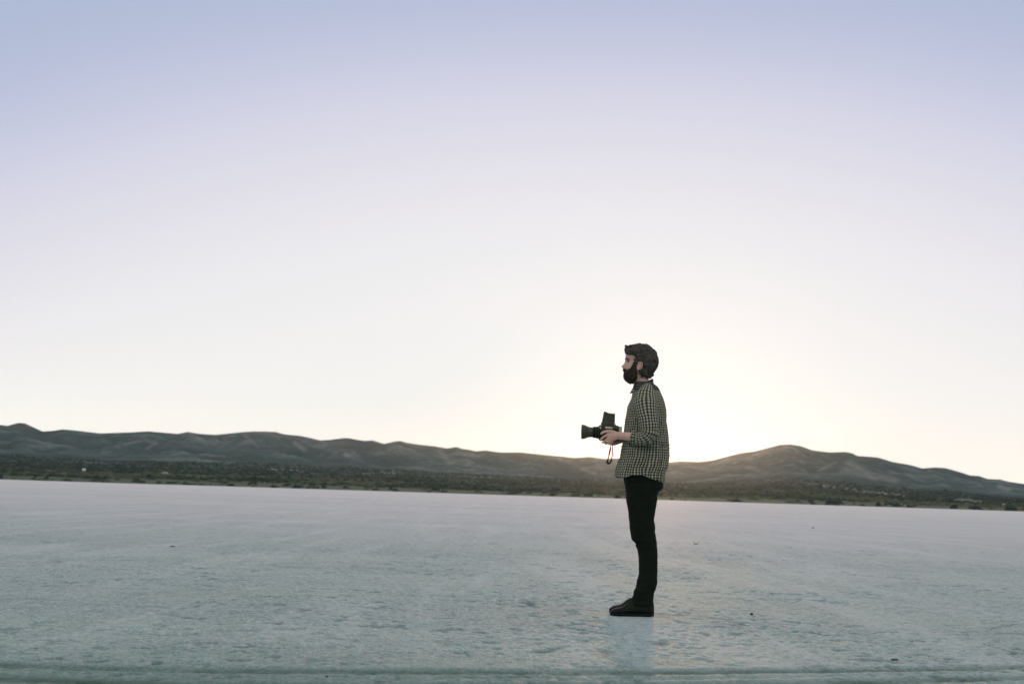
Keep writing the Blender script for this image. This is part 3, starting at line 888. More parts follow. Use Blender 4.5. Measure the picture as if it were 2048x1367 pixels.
def comb(table, n, starts, center, seed, p=2.3, length=(5, 12), rad=(.25, .65), lift=1.0, poly=None, curl=0.0, down=None):
    """locks of hair lying over the shell: each follows the combing direction round the ear"""
    rl = random.Random(seed); out = []
    while len(out) < n:
        x, y = rl.uniform(*starts[0]), rl.uniform(*starts[1])
        if poly is not None and not poly_in(x, y, poly): continue
        f, b, hw = interp(table, y)
        if not f <= x <= b: continue
        side = rl.choice((-1, -1, 1)); L = rl.uniform(*length); r0 = rl.uniform(*rad)
        rows = []; ph = rl.uniform(0, 6)
        lf = rl.uniform(0.2, 1.6) * lift
        for k in range(6):
            f, b, hw = interp(table, y)
            b -= 1.0; hw -= .002
            cx, rx = (f + b) / 2, max(1.0, (b - f) / 2)
            u = max(-1, min(1, (x - cx) / rx))
            w = hw * max(0.0, 1 - abs(u) ** p) ** (1 / p)
            t = k / 5
            o = (0.0003 + 0.0008 * lf * math.sin(math.pi * min(1, t * 1.2)))
            # push outward in the profile plane when close to the outline
            ox = u * abs(u) ** 3 * o / MPP
            rows.append((min(x, b) + ox, y + (0.6 if y < 700 else 0), side * (w + o * (1 - abs(u) ** 3)), r0 * (1 - 0.75 * abs(2 * t - 1) ** 2) + .08, (r0 * (1 - .75 * abs(2 * t - 1) ** 2) + .08) * MPP * .8))
            dx, dy_ = x - center[0], y - center[1]
            q = math.hypot(dx, dy_) + 1e-6
            tx, ty = -dy_ / q, dx / q
            if down is not None: tx, ty = tx * (1 - down) - 0.25 * down, ty * (1 - down) + down
            a = 0.35 * math.sin(ph + k * 1.3) * (1 + curl)
            tx, ty = tx * math.cos(a) - ty * math.sin(a), tx * math.sin(a) + ty * math.cos(a)
            st = L / 5
            x += tx * st; y += ty * st
            y = min(table[-1][0] + 1.0, y)
            for _ in range(80):
                f, b, hw = interp(table, y)
                if f <= x <= b or y > 728: break
                y += 0.3
            x = max(f - .2, min(b + .2, x))
        out.append(rows)
    return out

def shell(name, table, ys, poly, material, m=150, p=2.3, egg=0.05, amp=0.003, fx_=45, fz_=25, thick=0.010, jag=0.8, locks=()):
    """Hair grown as a thick shell over the head, kept where the profile outline says."""
    mb = MB()
    rings, meta = [], []
    for y in ys:
        f, b, hw = interp(table, y)
        r = ring(f + .6, b - 1.6, y + (0.8 if y < 700 else 0), hw - .004, m=m, p=p, egg=egg)
        c = r.mean(0)
        row = []
        for q in r:
            d = q - c; d[2] = 0; L = np.linalg.norm(d) + 1e-9
            nz = fbm(q[0] * fx_, q[1] * 30, q[2] * fz_, 5) + 0.6 * fbm(q[0] * 160, q[1] * 160 + 5, q[2] * 60, 3)
            q += d / L * amp * nz
            q[2] += 0.4 * amp * nz
            row.append(project(q))
        rings.append(r); meta.append(row)
    rings = np.array(rings)
    n = len(rings)
    verts = rings.reshape(-1, 3)
    faces = []
    for i in range(n - 1):
        for j in range(m):
            k = (j + 1) % m
            cx = (meta[i][j][0] + meta[i + 1][k][0]) / 2; cy = (meta[i][j][1] + meta[i + 1][k][1]) / 2
            jx = jag * fbm(cx * 0.9, cy * 0.9, j * 0.05, 3)
            # the far side keeps the outline of the near side
            side = 0 if rings[i][j][1] < D else 1
            if poly_in(cx + jx + side * 0.5, cy + jx, poly): faces.append((i * m + j, i * m + k, (i + 1) * m + k, (i + 1) * m + j))
    faces.append(tuple(range(m))[::1])
    mb.add(verts, faces)
    for L in locks:
        g, _ = tube_px(L, 10, 5, ends=False); mb.grid(g)
    me = mb.mesh(name, ROOT)
    bm = bmesh.new(); bm.from_mesh(me)
    bmesh.ops.delete(bm, geom=[v for v in bm.verts if not v.link_faces], context='VERTS')
    bmesh.ops.recalc_face_normals(bm, faces=bm.faces)
    bm.to_mesh(me); bm.free()
    o = link(name, me, material, man)
    sd = o.modifiers.new('thickness', 'SOLIDIFY'); sd.thickness = thick; sd.offset = -1
    return o

HAIR = [(687.3, 1276, 1285, .012), (688.2, 1270, 1290.5, .030), (689.5, 1265, 1294.5, .042), (691.5, 1259, 1298, .054), (694.3, 1255.0, 1301, .064), (697, 1252.0, 1304.5, .071), (699.6, 1250.2, 1307.5, .076),
        (703, 1250.8, 1309.5, .080), (708, 1252.8, 1311.3, .083), (716, 1253.5, 1315.2, .086), (723, 1254, 1316.4, .087), (732, 1254, 1314.2, .086), (738.5, 1255, 1310.5, .082), (744.5, 1256, 1306, .074),
        (749, 1257, 1304.6, .066), (754, 1257, 1303.8, .056)]
HAIR_POLY = [(1235, 685), (1247.5, 701.5), (1252.5, 705.4), (1256.5, 707.6), (1261.5, 708.6), (1267.5, 708.8), (1269.2, 712), (1269.6, 718), (1269.5, 725.5), (1271.6, 726), (1272.6, 723.0), (1275.6, 721.6), (1281.0, 721.2), (1285.2, 723.8),
             (1287.4, 730), (1286.6, 735), (1284.8, 738.5), (1283.6, 741.5), (1284.4, 745.6), (1288, 748.6), (1292.5, 751.2), (1296.5, 753.2), (1304.5, 753.4), (1325, 740), (1325, 680)]
hl = []
rl = random.Random(5)
for i in range(12):
    x0, y0 = rl.uniform(1251.5, 1268), rl.uniform(692.5, 702)
    d = rl.uniform(-.055, .055)
    hl.append([(x0 + 3, y0 - 1.0 + (x0 - 1250) * -0.12, d, 1.2, .004), (x0, y0 - 1 + (x0 - 1250) * -0.12, d, 1.0, .0035), (x0 - rl.uniform(0, 1.8), y0 + rl.uniform(0.2, 2.2) - (x0 - 1250) * 0.1, d + rl.uniform(-.004, .004), .7, .002)])
for i in range(20):
    x0 = rl.uniform(1286, 1303); yb = 747 + (x0 - 1286) * 0.28
    s_ = rl.choice((-1, 1)); d = s_ * (.074 - .0022 * (x0 - 1286))
    hl.append([(x0 + 1, yb - 5, d, 1.6, .004), (x0 + .4, yb, d, 1.3, .004), (x0 + rl.uniform(-.6, 1.2), yb + rl.uniform(2.5, 5.5), d * .97, .5, .0015)])
hl += comb(HAIR, 520, ((1250, 1316), (688.5, 750)), (1277, 733), 3, poly=HAIR_POLY)
hl += comb(HAIR, 90, ((1250, 1270), (690, 706)), (1277, 760), 8, length=(3, 6), lift=2.2, poly=HAIR_POLY, curl=1.2)
hl += comb(HAIR, 60, ((1252, 1316), (688.5, 750)), (1277, 733), 21, length=(4, 8), rad=(.05, .12), lift=5.5, poly=HAIR_POLY, curl=1.0)
shell('hair', HAIR, np.concatenate([np.arange(687.3, 692, 0.4), np.arange(692, 754.2, 0.7)]), HAIR_POLY, hair_m, amp=0.0030, thick=0.012, locks=hl)

BEARD = [(719, 1258, 1290, .0790), (726, 1254.5, 1290, .0800), (733, 1250, 1288, .0800), (736.3, 1250.1, 1286, .0790), (738, 1248, 1285, .0785), (740, 1247.5, 1284, .078), (742, 1250, 1283, .077), (743.6, 1251.4, 1282, .076),
         (745.2, 1250, 1281, .0755), (749, 1249.2, 1280, .0740), (752.6, 1249.1, 1279, .071), (756.5, 1250.4, 1277.5, .066), (759.5, 1252.8, 1275.5, .059), (762, 1256.2, 1273.5, .050), (764, 1258.7, 1270.5, .037), (765.2, 1262.2, 1268, .018)]
BEARD_POLY = [(1268.9, 719), (1271.8, 719), (1271.4, 726), (1270.4, 732), (1271.2, 736.5), (1273.0, 741), (1273.6, 747), (1273.0, 753), (1270.8, 758.5), (1268.4, 763), (1265.8, 767), (1235, 770), (1240, 737.6),
              (1246.2, 737.4), (1249.2, 738.2), (1251.4, 741.2), (1253.4, 741.6), (1256.2, 739.2), (1260.5, 736.0), (1264.2, 732.4), (1267.0, 728.5)]
bl = []
for i in range(34):
    x0, y0 = rl.uniform(1249.5, 1268), rl.uniform(752, 761)
    d = rl.uniform(-.045, .045)
    if y0 > 757 + (1 - abs(x0 - 1258) / 10) * 5: continue
    bl.append([(x0, y0 - 2, d, 1.5, .004), (x0 - .4, y0 + 1, d, 1.3, .0036), (x0 - .6 + rl.uniform(-.6, .6), y0 + 3.0, d, .5, .0015)])
bl += comb(BEARD, 420, ((1246, 1273), (722, 763)), (1262, 740), 4, p=2.4, length=(2.0, 4.5), rad=(.2, .45), lift=0.6, poly=BEARD_POLY, curl=1.0, down=0.8)
shell('beard', BEARD, np.arange(719, 765.3, 0.6), BEARD_POLY, beard_m, p=2.4, egg=0.10, amp=0.0026, fx_=60, fz_=60, thick=0.011, jag=0.9, locks=bl)

def small(name, mb, m, parent, smooth=True): return link(name, mb.mesh(name, ROOT), m, parent, smooth)
eye_m = mat('eye_white', (0.22, 0.18, 0.16), 0.25, 0.5, vscale=90, vary=0.05)
iris_m = mat('iris', (0.05, 0.05, 0.04), 0.2, 0.5, vscale=90, vary=0.1)
brow_m = mat('eyebrow_hair', (0.075, 0.055, 0.045), 0.8, 0.2, vscale=200, vary=0.3)
for s in (-1, 1):
    c = P(1257.4, 720.9, s * .030)
    me = blob_mesh('eye', .0118, .0118, .0118, 1, 0.0, 3)
    o = link('eye', me, eye_m, man); o.location = tuple(c - ROOT)
    me = blob_mesh('iris', .0030, .0062, .0062, 1, 0.0, 2)
    i_ = link('iris', me, iris_m, o); i_.location = (-.0100, s * .0010, 0)
    mb = MB()
    g, _ = tube_px([(1250.8, 717.8, s * .014, .7, .003), (1252.0, 716.6, s * .024, 1.0, .004), (1254.2, 716.2, s * .036, .9, .004), (1257.0, 717.0, s * .044, .5, .002)], 14, 8); mb.grid(g)
    small('eyebrow', mb, brow_m, man)

# ------------------------------------------------------------------ checked shirt
def check_material(name, per_u, per_v):
    m = bpy.data.materials.new(name); m.use_nodes = True
    t = m.node_tree; b = t.nodes['Principled BSDF']
    b.inputs['Roughness'].default_value = 0.9; b.inputs['Specular IOR Level'].default_value = 0.15
    uv = N(t, 'ShaderNodeUVMap'); uv.uv_map = 'UVMap'
    nz = N(t, 'ShaderNodeTexNoise'); nz.inputs['Scale'].default_value = 9; nz.inputs['Detail'].default_value = 2
    t.links.new(uv.outputs[0], nz.inputs['Vector'])
    vm = N(t, 'ShaderNodeVectorMath'); vm.operation = 'SCALE'; vm.inputs['Scale'].default_value = 0.020
    t.links.new(nz.outputs['Color'], vm.inputs[0])
    va = N(t, 'ShaderNodeVectorMath'); va.operation = 'ADD'
    t.links.new(uv.outputs[0], va.inputs[0]); t.links.new(vm.outputs[0], va.inputs[1])
    sp = N(t, 'ShaderNodeSeparateXYZ'); t.links.new(va.outputs[0], sp.inputs[0])
    def stripe(c, per, w):
        f = M_(t, 'FRACT', M_(t, 'DIVIDE', c, per))
        d = M_(t, 'ABSOLUTE', M_(t, 'SUBTRACT', f, 0.5))
        return RAMP(t, d, [(w / 2 - 0.05, (1, 1, 1)), (w / 2 + 0.05, (0, 0, 0))])
    u = stripe(sp.outputs[0], per_u, 0.52); v = stripe(sp.outputs[1], per_v, 0.46)
    light = (0.45, 0.42, 0.31); half = (0.095, 0.100, 0.078); dark = (0.018, 0.028, 0.030)
    a = MIX(t, u, light, half)
    c = MIX(t, v, a, MIX(t, u, (0.175, 0.175, 0.135), dark))
    t.links.new(c, b.inputs['Base Color'])
    return m
chk = check_material('checked_cotton', 0.0168, 0.0168)
chk_s = check_material('checked_cotton_sleeve', 0.0192, 0.0180)

HEM = [(1228, 951.0), (1232.2, 952.5), (1239.7, 955.4), (1245.8, 955.4), (1252, 952.8), (1258, 951.0), (1274, 950.2), (1282.7, 951.2), (1291.5, 956), (1304.6, 959.8), (1317.8, 963.8), (1326.6, 965.6), (1340, 966)]
_h = np.array(HEM)
def hem_y(px): return float(np.interp(px, _h[:, 0], _h[:, 1]))
TORSO = [  # row, front, back, half width
 (764, 1270.5, 1304.0, .060), (768, 1268.5, 1306.5, .070), (771, 1267.5, 1311.0, .092), (775, 1267.0, 1315.0, .122), (780, 1266.8, 1317.6, .150), (786, 1266.2, 1319.8, .170), (791, 1265.2, 1322.0, .182), (797, 1263.6, 1324.6, .188),
 (807, 1258.5, 1327.6, .190), (815, 1255.6, 1329.2, .186), (822, 1254.0, 1330.4, .182), (836, 1252.0, 1331.2, .178), (846, 1250.6, 1331.3, .176), (857, 1249.2, 1332.6, .174), (866, 1248.2, 1333.9, .173), (877, 1246.8, 1335.6, .172),
 (887, 1245.7, 1336.7, .172), (900, 1243.2, 1337.1, .174), (910, 1242.2, 1337.2, .177), (918, 1241.2, 1336.8, .179), (921, 1239.4, 1336.5, .180), (934, 1236.2, 1334.0, .182), (943, 1234.2, 1330.5, .183), (953, 1232.2, 1328.4, .184), (966, 1231.0, 1327.8, .184)]

shirt_mb = MB()
def build_torso_shirt():
    m = 120
    th = np.linspace(0, 2 * np.pi, m + 1) - np.pi / 2        # starts on the near side
    ys = np.concatenate([np.arange(764, 800, 1.5), np.arange(800, 966.1, 2.0)])
    p = 2.35
    rings, U, V = [], [], []
    # arc length of a typical section
    c, s = sgn_pow(np.cos(th), 2 / p), sgn_pow(np.sin(th), 2 / p)
    ar = np.concatenate([[0], np.cumsum(np.hypot(np.diff(c * .138), np.diff(s * .178)))])
    for y in ys:
        f, b, hw = interp(TORSO, y)
        cx, rx = (f + b) / 2, (b - f) / 2
        row, vr = [], []
        for j in range(m):
            px = cx + rx * c[j]; w = hw * s[j]
            yy = y if y < 900 else 900 + (y - 900) * (hem_y(px) - 900) / (966 - 900)
            # the open shirt front swings out on the far side only
            q = P(px, yy, 0)
            q[1] += w
            k = math.atan2(s[j], c[j])
            # folds: gathers above the belly, drag lines from the elbow, vertical ripples below
            low = max(0, min(1, (y - 880) / 50))
            up = max(0, min(1, (y - 785) / 40))
            z = q[2]
            fo = 0.0055 * up * fbm(math.cos(k) * 2.2 + 3, math.sin(k) * 2.2, z * 7) + 0.0045 * low * math.sin(k * 9 + 2.5 * fbm(k * 2, z * 3, 1)) + 0.0035 * up * fbm(math.cos(k) * 6, math.sin(k) * 6, z * 22)
            fo += 0.004 * up * math.exp(-((y - 893) / 9) ** 2) * math.sin(y * 0.9 + k * 3)
            side = abs(s[j]) ** 0.6
            q[1] += fo * np.sign(s[j]) * side * 2.6
            q[0] += fo * c[j] * 0.8
            row.append(q); vr.append(z)
        rings.append(row); U.append(ar if y > 784 else ar * 0.0); V.append(vr)
    shirt_mb.grid(np.array(rings), caps=False, U=U, V=V)

def sleeve_grid(rows, mb, n=64, m=40, wr=0.004, seed=0.0):
    g, s = tube_px(rows, n, m, p=2.1, ends=False)
    L = np.concatenate([[0], np.cumsum(np.linalg.norm(np.diff(s[:, :3], axis=0), axis=1))])
    th = np.linspace(0, 2 * np.pi, m + 1)
    U, V = [], []
    for i in range(n):
        t = i / (n - 1)
        c = g[i].mean(0)
        for j in range(m):
            d = g[i, j] - c; r = np.linalg.norm(d) + 1e-9
            el_ = math.exp(-((t - 0.66) / 0.14) ** 2)
            fo = wr * fbm(g[i, j, 0] * 16 + seed, g[i, j, 1] * 16, g[i, j, 2] * 16) * min(1, t * 5) + 0.0035 * el_ * math.sin(L[i] * 150 + th[j])
            g[i, j] += d / r * fo
        U.append(th * 0.062); V.append([L[i]] * m)
    mb.grid(g, caps=False, U=U, V=V)

NEAR_SLEEVE = [(1295, 775.5, -.085, 9, .034), (1294, 781, -.120, 14, .040), (1293, 789, -.148, 18.5, .048), (1292.4, 799, -.168, 21.5, .054), (1293, 812, -.192, 22.0, .055), (1295, 826, -.210, 20.6, .054), (1297.5, 842, -.222, 19.0, .052),
               (1298.5, 856, -.226, 18.0, .050), (1296.5, 867, -.226, 18.4, .049), (1289.5, 874.2, -.220, 15.8, .047), (1280.5, 876.4, -.204, 13.2, .043), (1272, 875.3, -.186, 11.9, .040), (1265.2, 874.2, -.176, 11.2, .0375)]
build_torso_shirt()
shirt = None
sl = MB()
sleeve_grid(NEAR_SLEEVE, sl)
far_rows = [(x, y, -d, a, b) for (x, y, d, a, b) in NEAR_SLEEVE[:9]] + [(1288, 872, .20, 14, .047), (1280, 874.5, .185, 12.5, .043), (1272, 875, .165, 11.5, .039), (1266, 875.6, .148, 11, .037)]
sleeve_grid(far_rows, sl, seed=9)
me = shirt_mb.mesh('shirt', ROOT)
shirt = link('shirt', me, chk, man)
sd = shirt.modifiers.new('cloth_thickness', 'SOLIDIFY'); sd.thickness = 0.003; sd.offset = -1
sl_a, sl_b = MB(), MB()
sleeve_grid(NEAR_SLEEVE, sl_a); sleeve_grid(far_rows, sl_b, seed=9)
for q in (sl_a, sl_b):
    o = link('sleeve', q.mesh('sleeve', ROOT), chk_s, shirt)
    sd = o.modifiers.new('cloth_thickness', 'SOLIDIFY'); sd.thickness = 0.003; sd.offset = -1
# rolled cuffs
for rows in ([(1272.5, 875.4, -.187, 12.8, .0425), (1269, 875.0, -.182, 12.7, .042), (1264.6, 874.3, -.176, 12.0, .040)], [(1273, 875.2, .168, 12.2, .041), (1269.5, 875.4, .158, 12.2, .041), (1265.6, 875.8, .147, 11.7, .039)]):
    mb = MB()
    g, s_ = tube_px(rows, 8, 40, ends=False)
    mb.grid(g, caps=False, U=[list(np.linspace(0, .25, 41))] * 8, V=[[i * .004] * 40 for i in range(8)])
    o = link('cuff', mb.mesh('cuff', ROOT), chk_s, shirt)
    sd = o.modifiers.new('cloth_thickness', 'SOLIDIFY'); sd.thickness = 0.004; sd.offset = -1
# collar: a stand band with folded leaf, higher behind than in front
def build_collar():
    m = 64
    th = np.linspace(0, 2 * np.pi, m + 1) - np.pi
    rings, U, V = [], [], []
    for k, (grow, dz) in enumerate(((0.0, 0.0), (0.004, 1.0), (0.009, 0.97), (0.013, 0.55), (0.0165, 0.12), (0.017, -0.10))):
        row, vr = [], []
        for j in range(m):
            c, s = math.cos(th[j]), math.sin(th[j])
            f = (1 - c) / 2                     # 0 behind, 1 in front
            # lower edge and upper edge rows
            y_low = 768.5 + (785.5 - 768.5) * f ** 1.1
            y_top = 757.2 + (776.5 - 757.2) * f ** 1.0
            fx = 1269.0 - 6.5 * max(0, f - .80) / .2 * (k / 5.0)
            bx = 1304.3
            cx, rx = (fx + bx) / 2, (bx - fx) / 2
            y = y_low + (y_top - y_low) * dz
            q = P(cx + rx * c, y, 0)
            q[0] += grow * c * .55; q[1] += (0.058 + grow) * s
            row.append(q); vr.append(k * 0.019)
        rings.append(row); U.append([0.0] * (m + 1)); V.append([q_ * 0.72 for q_ in vr])
    mb = MB(); mb.grid(np.array(rings), caps=False, U=U, V=V)
    o = link('collar', mb.mesh('collar', ROOT), chk_s, shirt)
    sd = o.modifiers.new('cloth_thickness', 'SOLIDIFY'); sd.thickness = 0.003; sd.offset = 0
    # collar point hanging on the near side and its button
    white = mat('button_white', (0.6, 0.6, 0.58), 0.4, 0.5, vscale=100, vary=0.05)
    for s in (-1,):
        mb = MB()
        a, b_, c_, d_ = P(1269, 775.5, -.046), P(1276, 772.5, -.064), P(1271, 783.5, -.058), P(1263.0, 781.6, -.034)
        t_ = np.array([0, -.004, 0])
        vv = [a, b_, c_, d_, a + t_, b_ + t_, c_ + t_, d_ + t_]
        mb.add(vv, [(0, 1, 2, 3), (7, 6, 5, 4), (0, 4, 5, 1), (1, 5, 6, 2), (2, 6, 7, 3), (3, 7, 4, 0)], [[(0, 0), (.03, 0), (.03, .03), (0, .03)]] * 6)
        link('collar_point', mb.mesh('collar_point', ROOT), chk_s, shirt, smooth=False)
        bt = blob_mesh('button', .0050, .002, .0050, 2, 0, 2)
        o = link('button', bt, white, shirt); o.location = tuple(P(1265.6, 781.0, -.043) - ROOT)
build_collar()

# ------------------------------------------------------------------ trousers
FRONT = [(940, 1247), (958, 1246.9), (967, 1248.9), (980, 1250.9), (1002, 1252.4), (1023, 1256.2), (1043, 1258.1), (1066, 1260.4), (1074, 1262.2), (1079, 1263.8), (1083.5, 1268.6), (1087, 1270.4), (1092, 1271.0), (1097, 1274.0), (1104, 1275.4),
         (1114, 1277.0), (1130, 1277.2), (1149, 1276.9), (1160, 1273.2), (1174, 1270.8), (1182, 1267.6), (1189, 1266.2), (1196, 1263.0), (1206, 1259.5)]
BACK = [(940, 1322), (958, 1325), (966, 1326.0), (974, 1326.4), (980, 1322.6), (984, 1316.0), (990, 1314.0), (997, 1314.6), (1004, 1313.2), (1021, 1310.8), (1041, 1308.0), (1048, 1309.6), (1054, 1310.9), (1062, 1309.9), (1073, 1312.2), (1089, 1314.1),
        (1110, 1315.1), (1138, 1315.1), (1160, 1314.6), (1168, 1314.0), (1176, 1312.2), (1182, 1308.6), (1189, 1308.0), (1198, 1306.8), (1206, 1307.2)]
def edge(t, y):
    a = np.array(t, float); return float(np.interp(y, a[:, 0], a[:, 1]))
def build_trousers():
    mb = MB()
    ys = np.arange(940, 1012, 2.0)
    rg = []
    for y in ys:
        hw = float(np.interp(y, [940, 965, 985, 1012], [.166, .176, .176, .160]))
        f, b = edge(FRONT, y), edge(BACK, y)
        rg.append(ring(f + .6, b - .3, y, hw, m=64, p=2.5))
    mb.grid(np.array(rg)[::-1])
    HWL = ([960, 1000, 1040, 1080, 1130, 1165, 1180, 1206], [.088, .088, .082, .072, .066, .062, .060, .056])
    for s in (-1, 1):
        rg = []
        for y in np.arange(968, 1210.5, 1.5):
            hw = float(np.interp(y, *HWL))
            f, b = edge(FRONT, y), edge(BACK, y)
            y2 = max(y, 985); b = min(b, edge(BACK, y2)) if y < 985 else b
            if s < 0: f += 1.2
            else: b -= 2.0; f += 0.2
            r = ring(f, b, y, hw, dyc=s * .098, m=48, p=2.2)
            c = r.mean(0)
            for q in r:
                d = q - c; d[2] = 0; L = np.linalg.norm(d) + 1e-9
                low = 1 + 1.2 * math.exp(-((y - 1176) / 16) ** 2) + .8 * math.exp(-((y - 1088) / 14) ** 2)
                q += d / L * 0.0022 * low * fbm(q[0] * 14 + s * 9, q[1] * 14, q[2] * 34)
            rg.append(r)
        mb.grid(np.array(rg)[::-1])
    me = remesh(mb, 'trousers', 0.0042, 1, 0.5, ROOT)
    link('trousers', me, black_cloth, man)
build_trousers()

# ------------------------------------------------------------------ shoes
shoe_m = mat('black_leather', (0.007, 0.011, 0.008), 0.6, 0.2, bump=0.0006, bscale=260, vscale=30, vary=0.3)
sole_m = mat('dark_sole', (0.009, 0.012, 0.009), 0.8, 0.2, vscale=60, vary=0.3)
def build_shoe(s):
    dyc = s * .098
    SEC = [(1219.0, .021, .014), (1220.6, .029, .026), (1224, .038, .036), (1229, .045, .043), (1236, .050, .048), (1243, .056, .049), (1248, .066, .047), (1253, .082, .044), (1259, .095, .041), (1266, .104, .039), (1278, .108, .037), (1292, .108, .038), (1301, .106, .036), (1306, .100, .028), (1307.6, .070, .016)]
    toe_out = s * 0.10
    base = P(1305, 1226, dyc)[0] - (0.010 if s > 0 else 0)
    def sx(px): return (px - 1305) * MPP * 0.968
    rings = []
    a = np.array(SEC)
    xs = np.concatenate([np.linspace(1219, 1224, 8), np.linspace(1225, 1302, 40), np.linspace(1303, 1307.6, 7)])
    th = np.linspace(0, 2 * np.pi, 32, endpoint=False)
    outline = []
    for x in xs:
        h, w = np.interp(x, a[:, 0], a[:, 1]), np.interp(x, a[:, 0], a[:, 2])
        X = base + sx(x); Yc = D + dyc + toe_out * -sx(x) * 0.5
        row = []
        for t in th:
            cc, ss = sgn_pow(np.array([math.cos(t)]), .75)[0], sgn_pow(np.array([math.sin(t)]), .75)[0]
            z = .010 + (h - .010) * (0.5 + 0.5 * ss)
            narrow = 1 - 0.45 * max(0, ss) * min(1, max(0, (h - .05) / .03))
            row.append((X, Yc + w * cc * narrow, z))
        rings.append(row); outline.append((X, Yc, w))
    mb = MB(); mb.grid(np.array(rings))
    shoe = link('shoe', mb.mesh('shoe', ROOT), shoe_m, man)
    mb = MB()
    rr_ = []
    for z, g in ((0.0015, -.001), (0.004, .0022), (0.014, .0026), (0.0155, .000)):
        row = [(X, Yc - w - g, z) for X, Yc, w in outline] + [(X, Yc + w + g, z) for X, Yc, w in outline[::-1]]
        row[0] = (row[0][0] - g, row[0][1], z)
        rr_.append(row)
    mb.grid(np.array(rr_))
    link('sole', mb.mesh('sole', ROOT), sole_m, shoe)
    mb = MB()                                                       # laces
    for k in range(4):
        X = base + sx(1246 + k * 4.2); h = np.interp(1246 + k * 4.2, a[:, 0], a[:, 1])
        Yc = D + dyc + toe_out * -sx(1246 + k * 4.2) * 0.5
        g, _ = tube_rings(np.array([(X, Yc - .018, h - .004, .002, .002), (X - .002, Yc, h + .002, .002, .002), (X, Yc + .018, h - .004, .002, .002)]), 8, 6, ref=(1, 0, 0)); mb.grid(g)
    link('laces', mb.mesh('laces', ROOT), sole_m, shoe)
build_shoe(-1); build_shoe(1)

# ------------------------------------------------------------------ the medium format camera he holds
CR = P(1219, 881, 0.0)
fcam = empty('film_camera', tuple(CR))
tag(fcam, 'black camera with open waist level hood and long lens in the hands of the man', 'camera')
blk = mat('black_camera_paint', (0.038, 0.042, 0.028), 0.45, 0.4, bump=0.0003, bscale=900, vscale=80, vary=0.25)
blk2 = mat('black_leatherette', (0.012, 0.018, 0.014), 0.8, 0.2, bump=0.0006, bscale=700, vscale=90, vary=0.3)
hoodm = mat('worn_hood_metal', (0.060, 0.072, 0.045), 0.5, 0.4, vscale=40, vary=0.25)
silver = mat('brushed_metal', (0.50, 0.48, 0.44), 0.35, 0.5, metal=0.6, vscale=60, vary=0.15)
glassm = mat('lens_glass', (0.01, 0.012, 0.02), 0.05, 0.8, vscale=30, vary=0.2)
whitep = mat('white_lettering', (0.75, 0.75, 0.72), 0.6, 0.3, vscale=30, vary=0.03)
redm = mat('red_strap_webbing', (0.50, 0.012, 0.008), 0.8, 0.2, vscale=120, vary=0.3)
def clink(name, mb, m, parent=fcam, smooth=False, bevel=0.0):
    o = link(name, mb.mesh(name, CR), m, parent, smooth)
    if bevel:
        bv = o.modifiers.new('bevel', 'BEVEL'); bv.width = bevel; bv.segments = 2
    return o
def extr(poly, y0, y1, mb=None):
    """poly in photo pixels, extruded between two depths"""
    mb = mb or MB()
    n = len(poly)
    base = [P(x, y, 0) for x, y in poly]
    v = [(q[0], D + y0, q[2]) for q in base] + [(q[0], D + y1, q[2]) for q in base]
    f = [tuple(range(n)), tuple(range(2 * n - 1, n - 1, -1))] + [(i, n + i, n + (i + 1) % n, (i + 1) % n) for i in range(n)]
    mb.add(v, f)
    return mb
# body
clink('camera_body', extr([(1203.5, 849.0), (1231.0, 850.6), (1236.0, 852.0), (1236.0, 881.0), (1201.5, 880.6), (1200.5, 856)], -.052, .052), blk, bevel=.003)
for y0, y1 in ((-.0545, -.0522), (.0522, .0545)):
    clink('side_panel', extr([(1206, 858.5), (1233, 859.5), (1233, 878), (1206, 877.5)], y0, y1), blk2)
clink('lens_mount', extr([(1197.5, 851.6), (1201.4, 851.2), (1201.4, 878.8), (1197.5, 878.0)], -.046, .046), blk2, bevel=.003)
# film back, pale on its rear corner
clink('film_back', extr([(1236.4, 852.2), (1242.9, 853.4), (1242.7, 876), (1236.4, 876.5)], -.047, .047), silver, bevel=.003)
# viewfinder hood: four standing leaves round an open well
hb = [(1202.4, 848.6), (1229.6, 848.8)]
def leaf(name, pts, y0, y1): return clink(name, extr(pts, y0, y1), hoodm, hood, bevel=.001)
mb = extr([(1201.9, 844.8), (1229.6, 845.6), (1229.4, 850.0), (1202.6, 848.9)], -.044, .044)
hood = clink('viewfinder_hood', mb, hoodm, bevel=.002)
for y0, y1 in ((-.040, -.0365), (.0365, .040)):
    leaf('hood_leaf', [(1205.2, 845.0), (1228.8, 845.6), (1229.3, 829.5), (1229.2, 827.4), (1216.2, 826.2), (1213.0, 824.4), (1209.0, 823.6)], y0, y1)
leaf('hood_leaf', [(1203.6, 845.0), (1205.0, 845.0), (1211.4, 823.0), (1208.2, 822.6)], -.0362, .0362)
leaf('hood_leaf', [(1227.7, 845.5), (1228.9, 845.6), (1229.6, 827.2), (1228.4, 827.1)], -.0362, .0362)
mb = MB()
for x in (1213.5, 1217.5, 1222.5):
    extr([(x, 843.5), (x + .5, 843.5), (x + .9, 829.5), (x + .4, 829.5)], -.0412, -.0402, mb)
clink('hood_crease', mb, blk, hood)
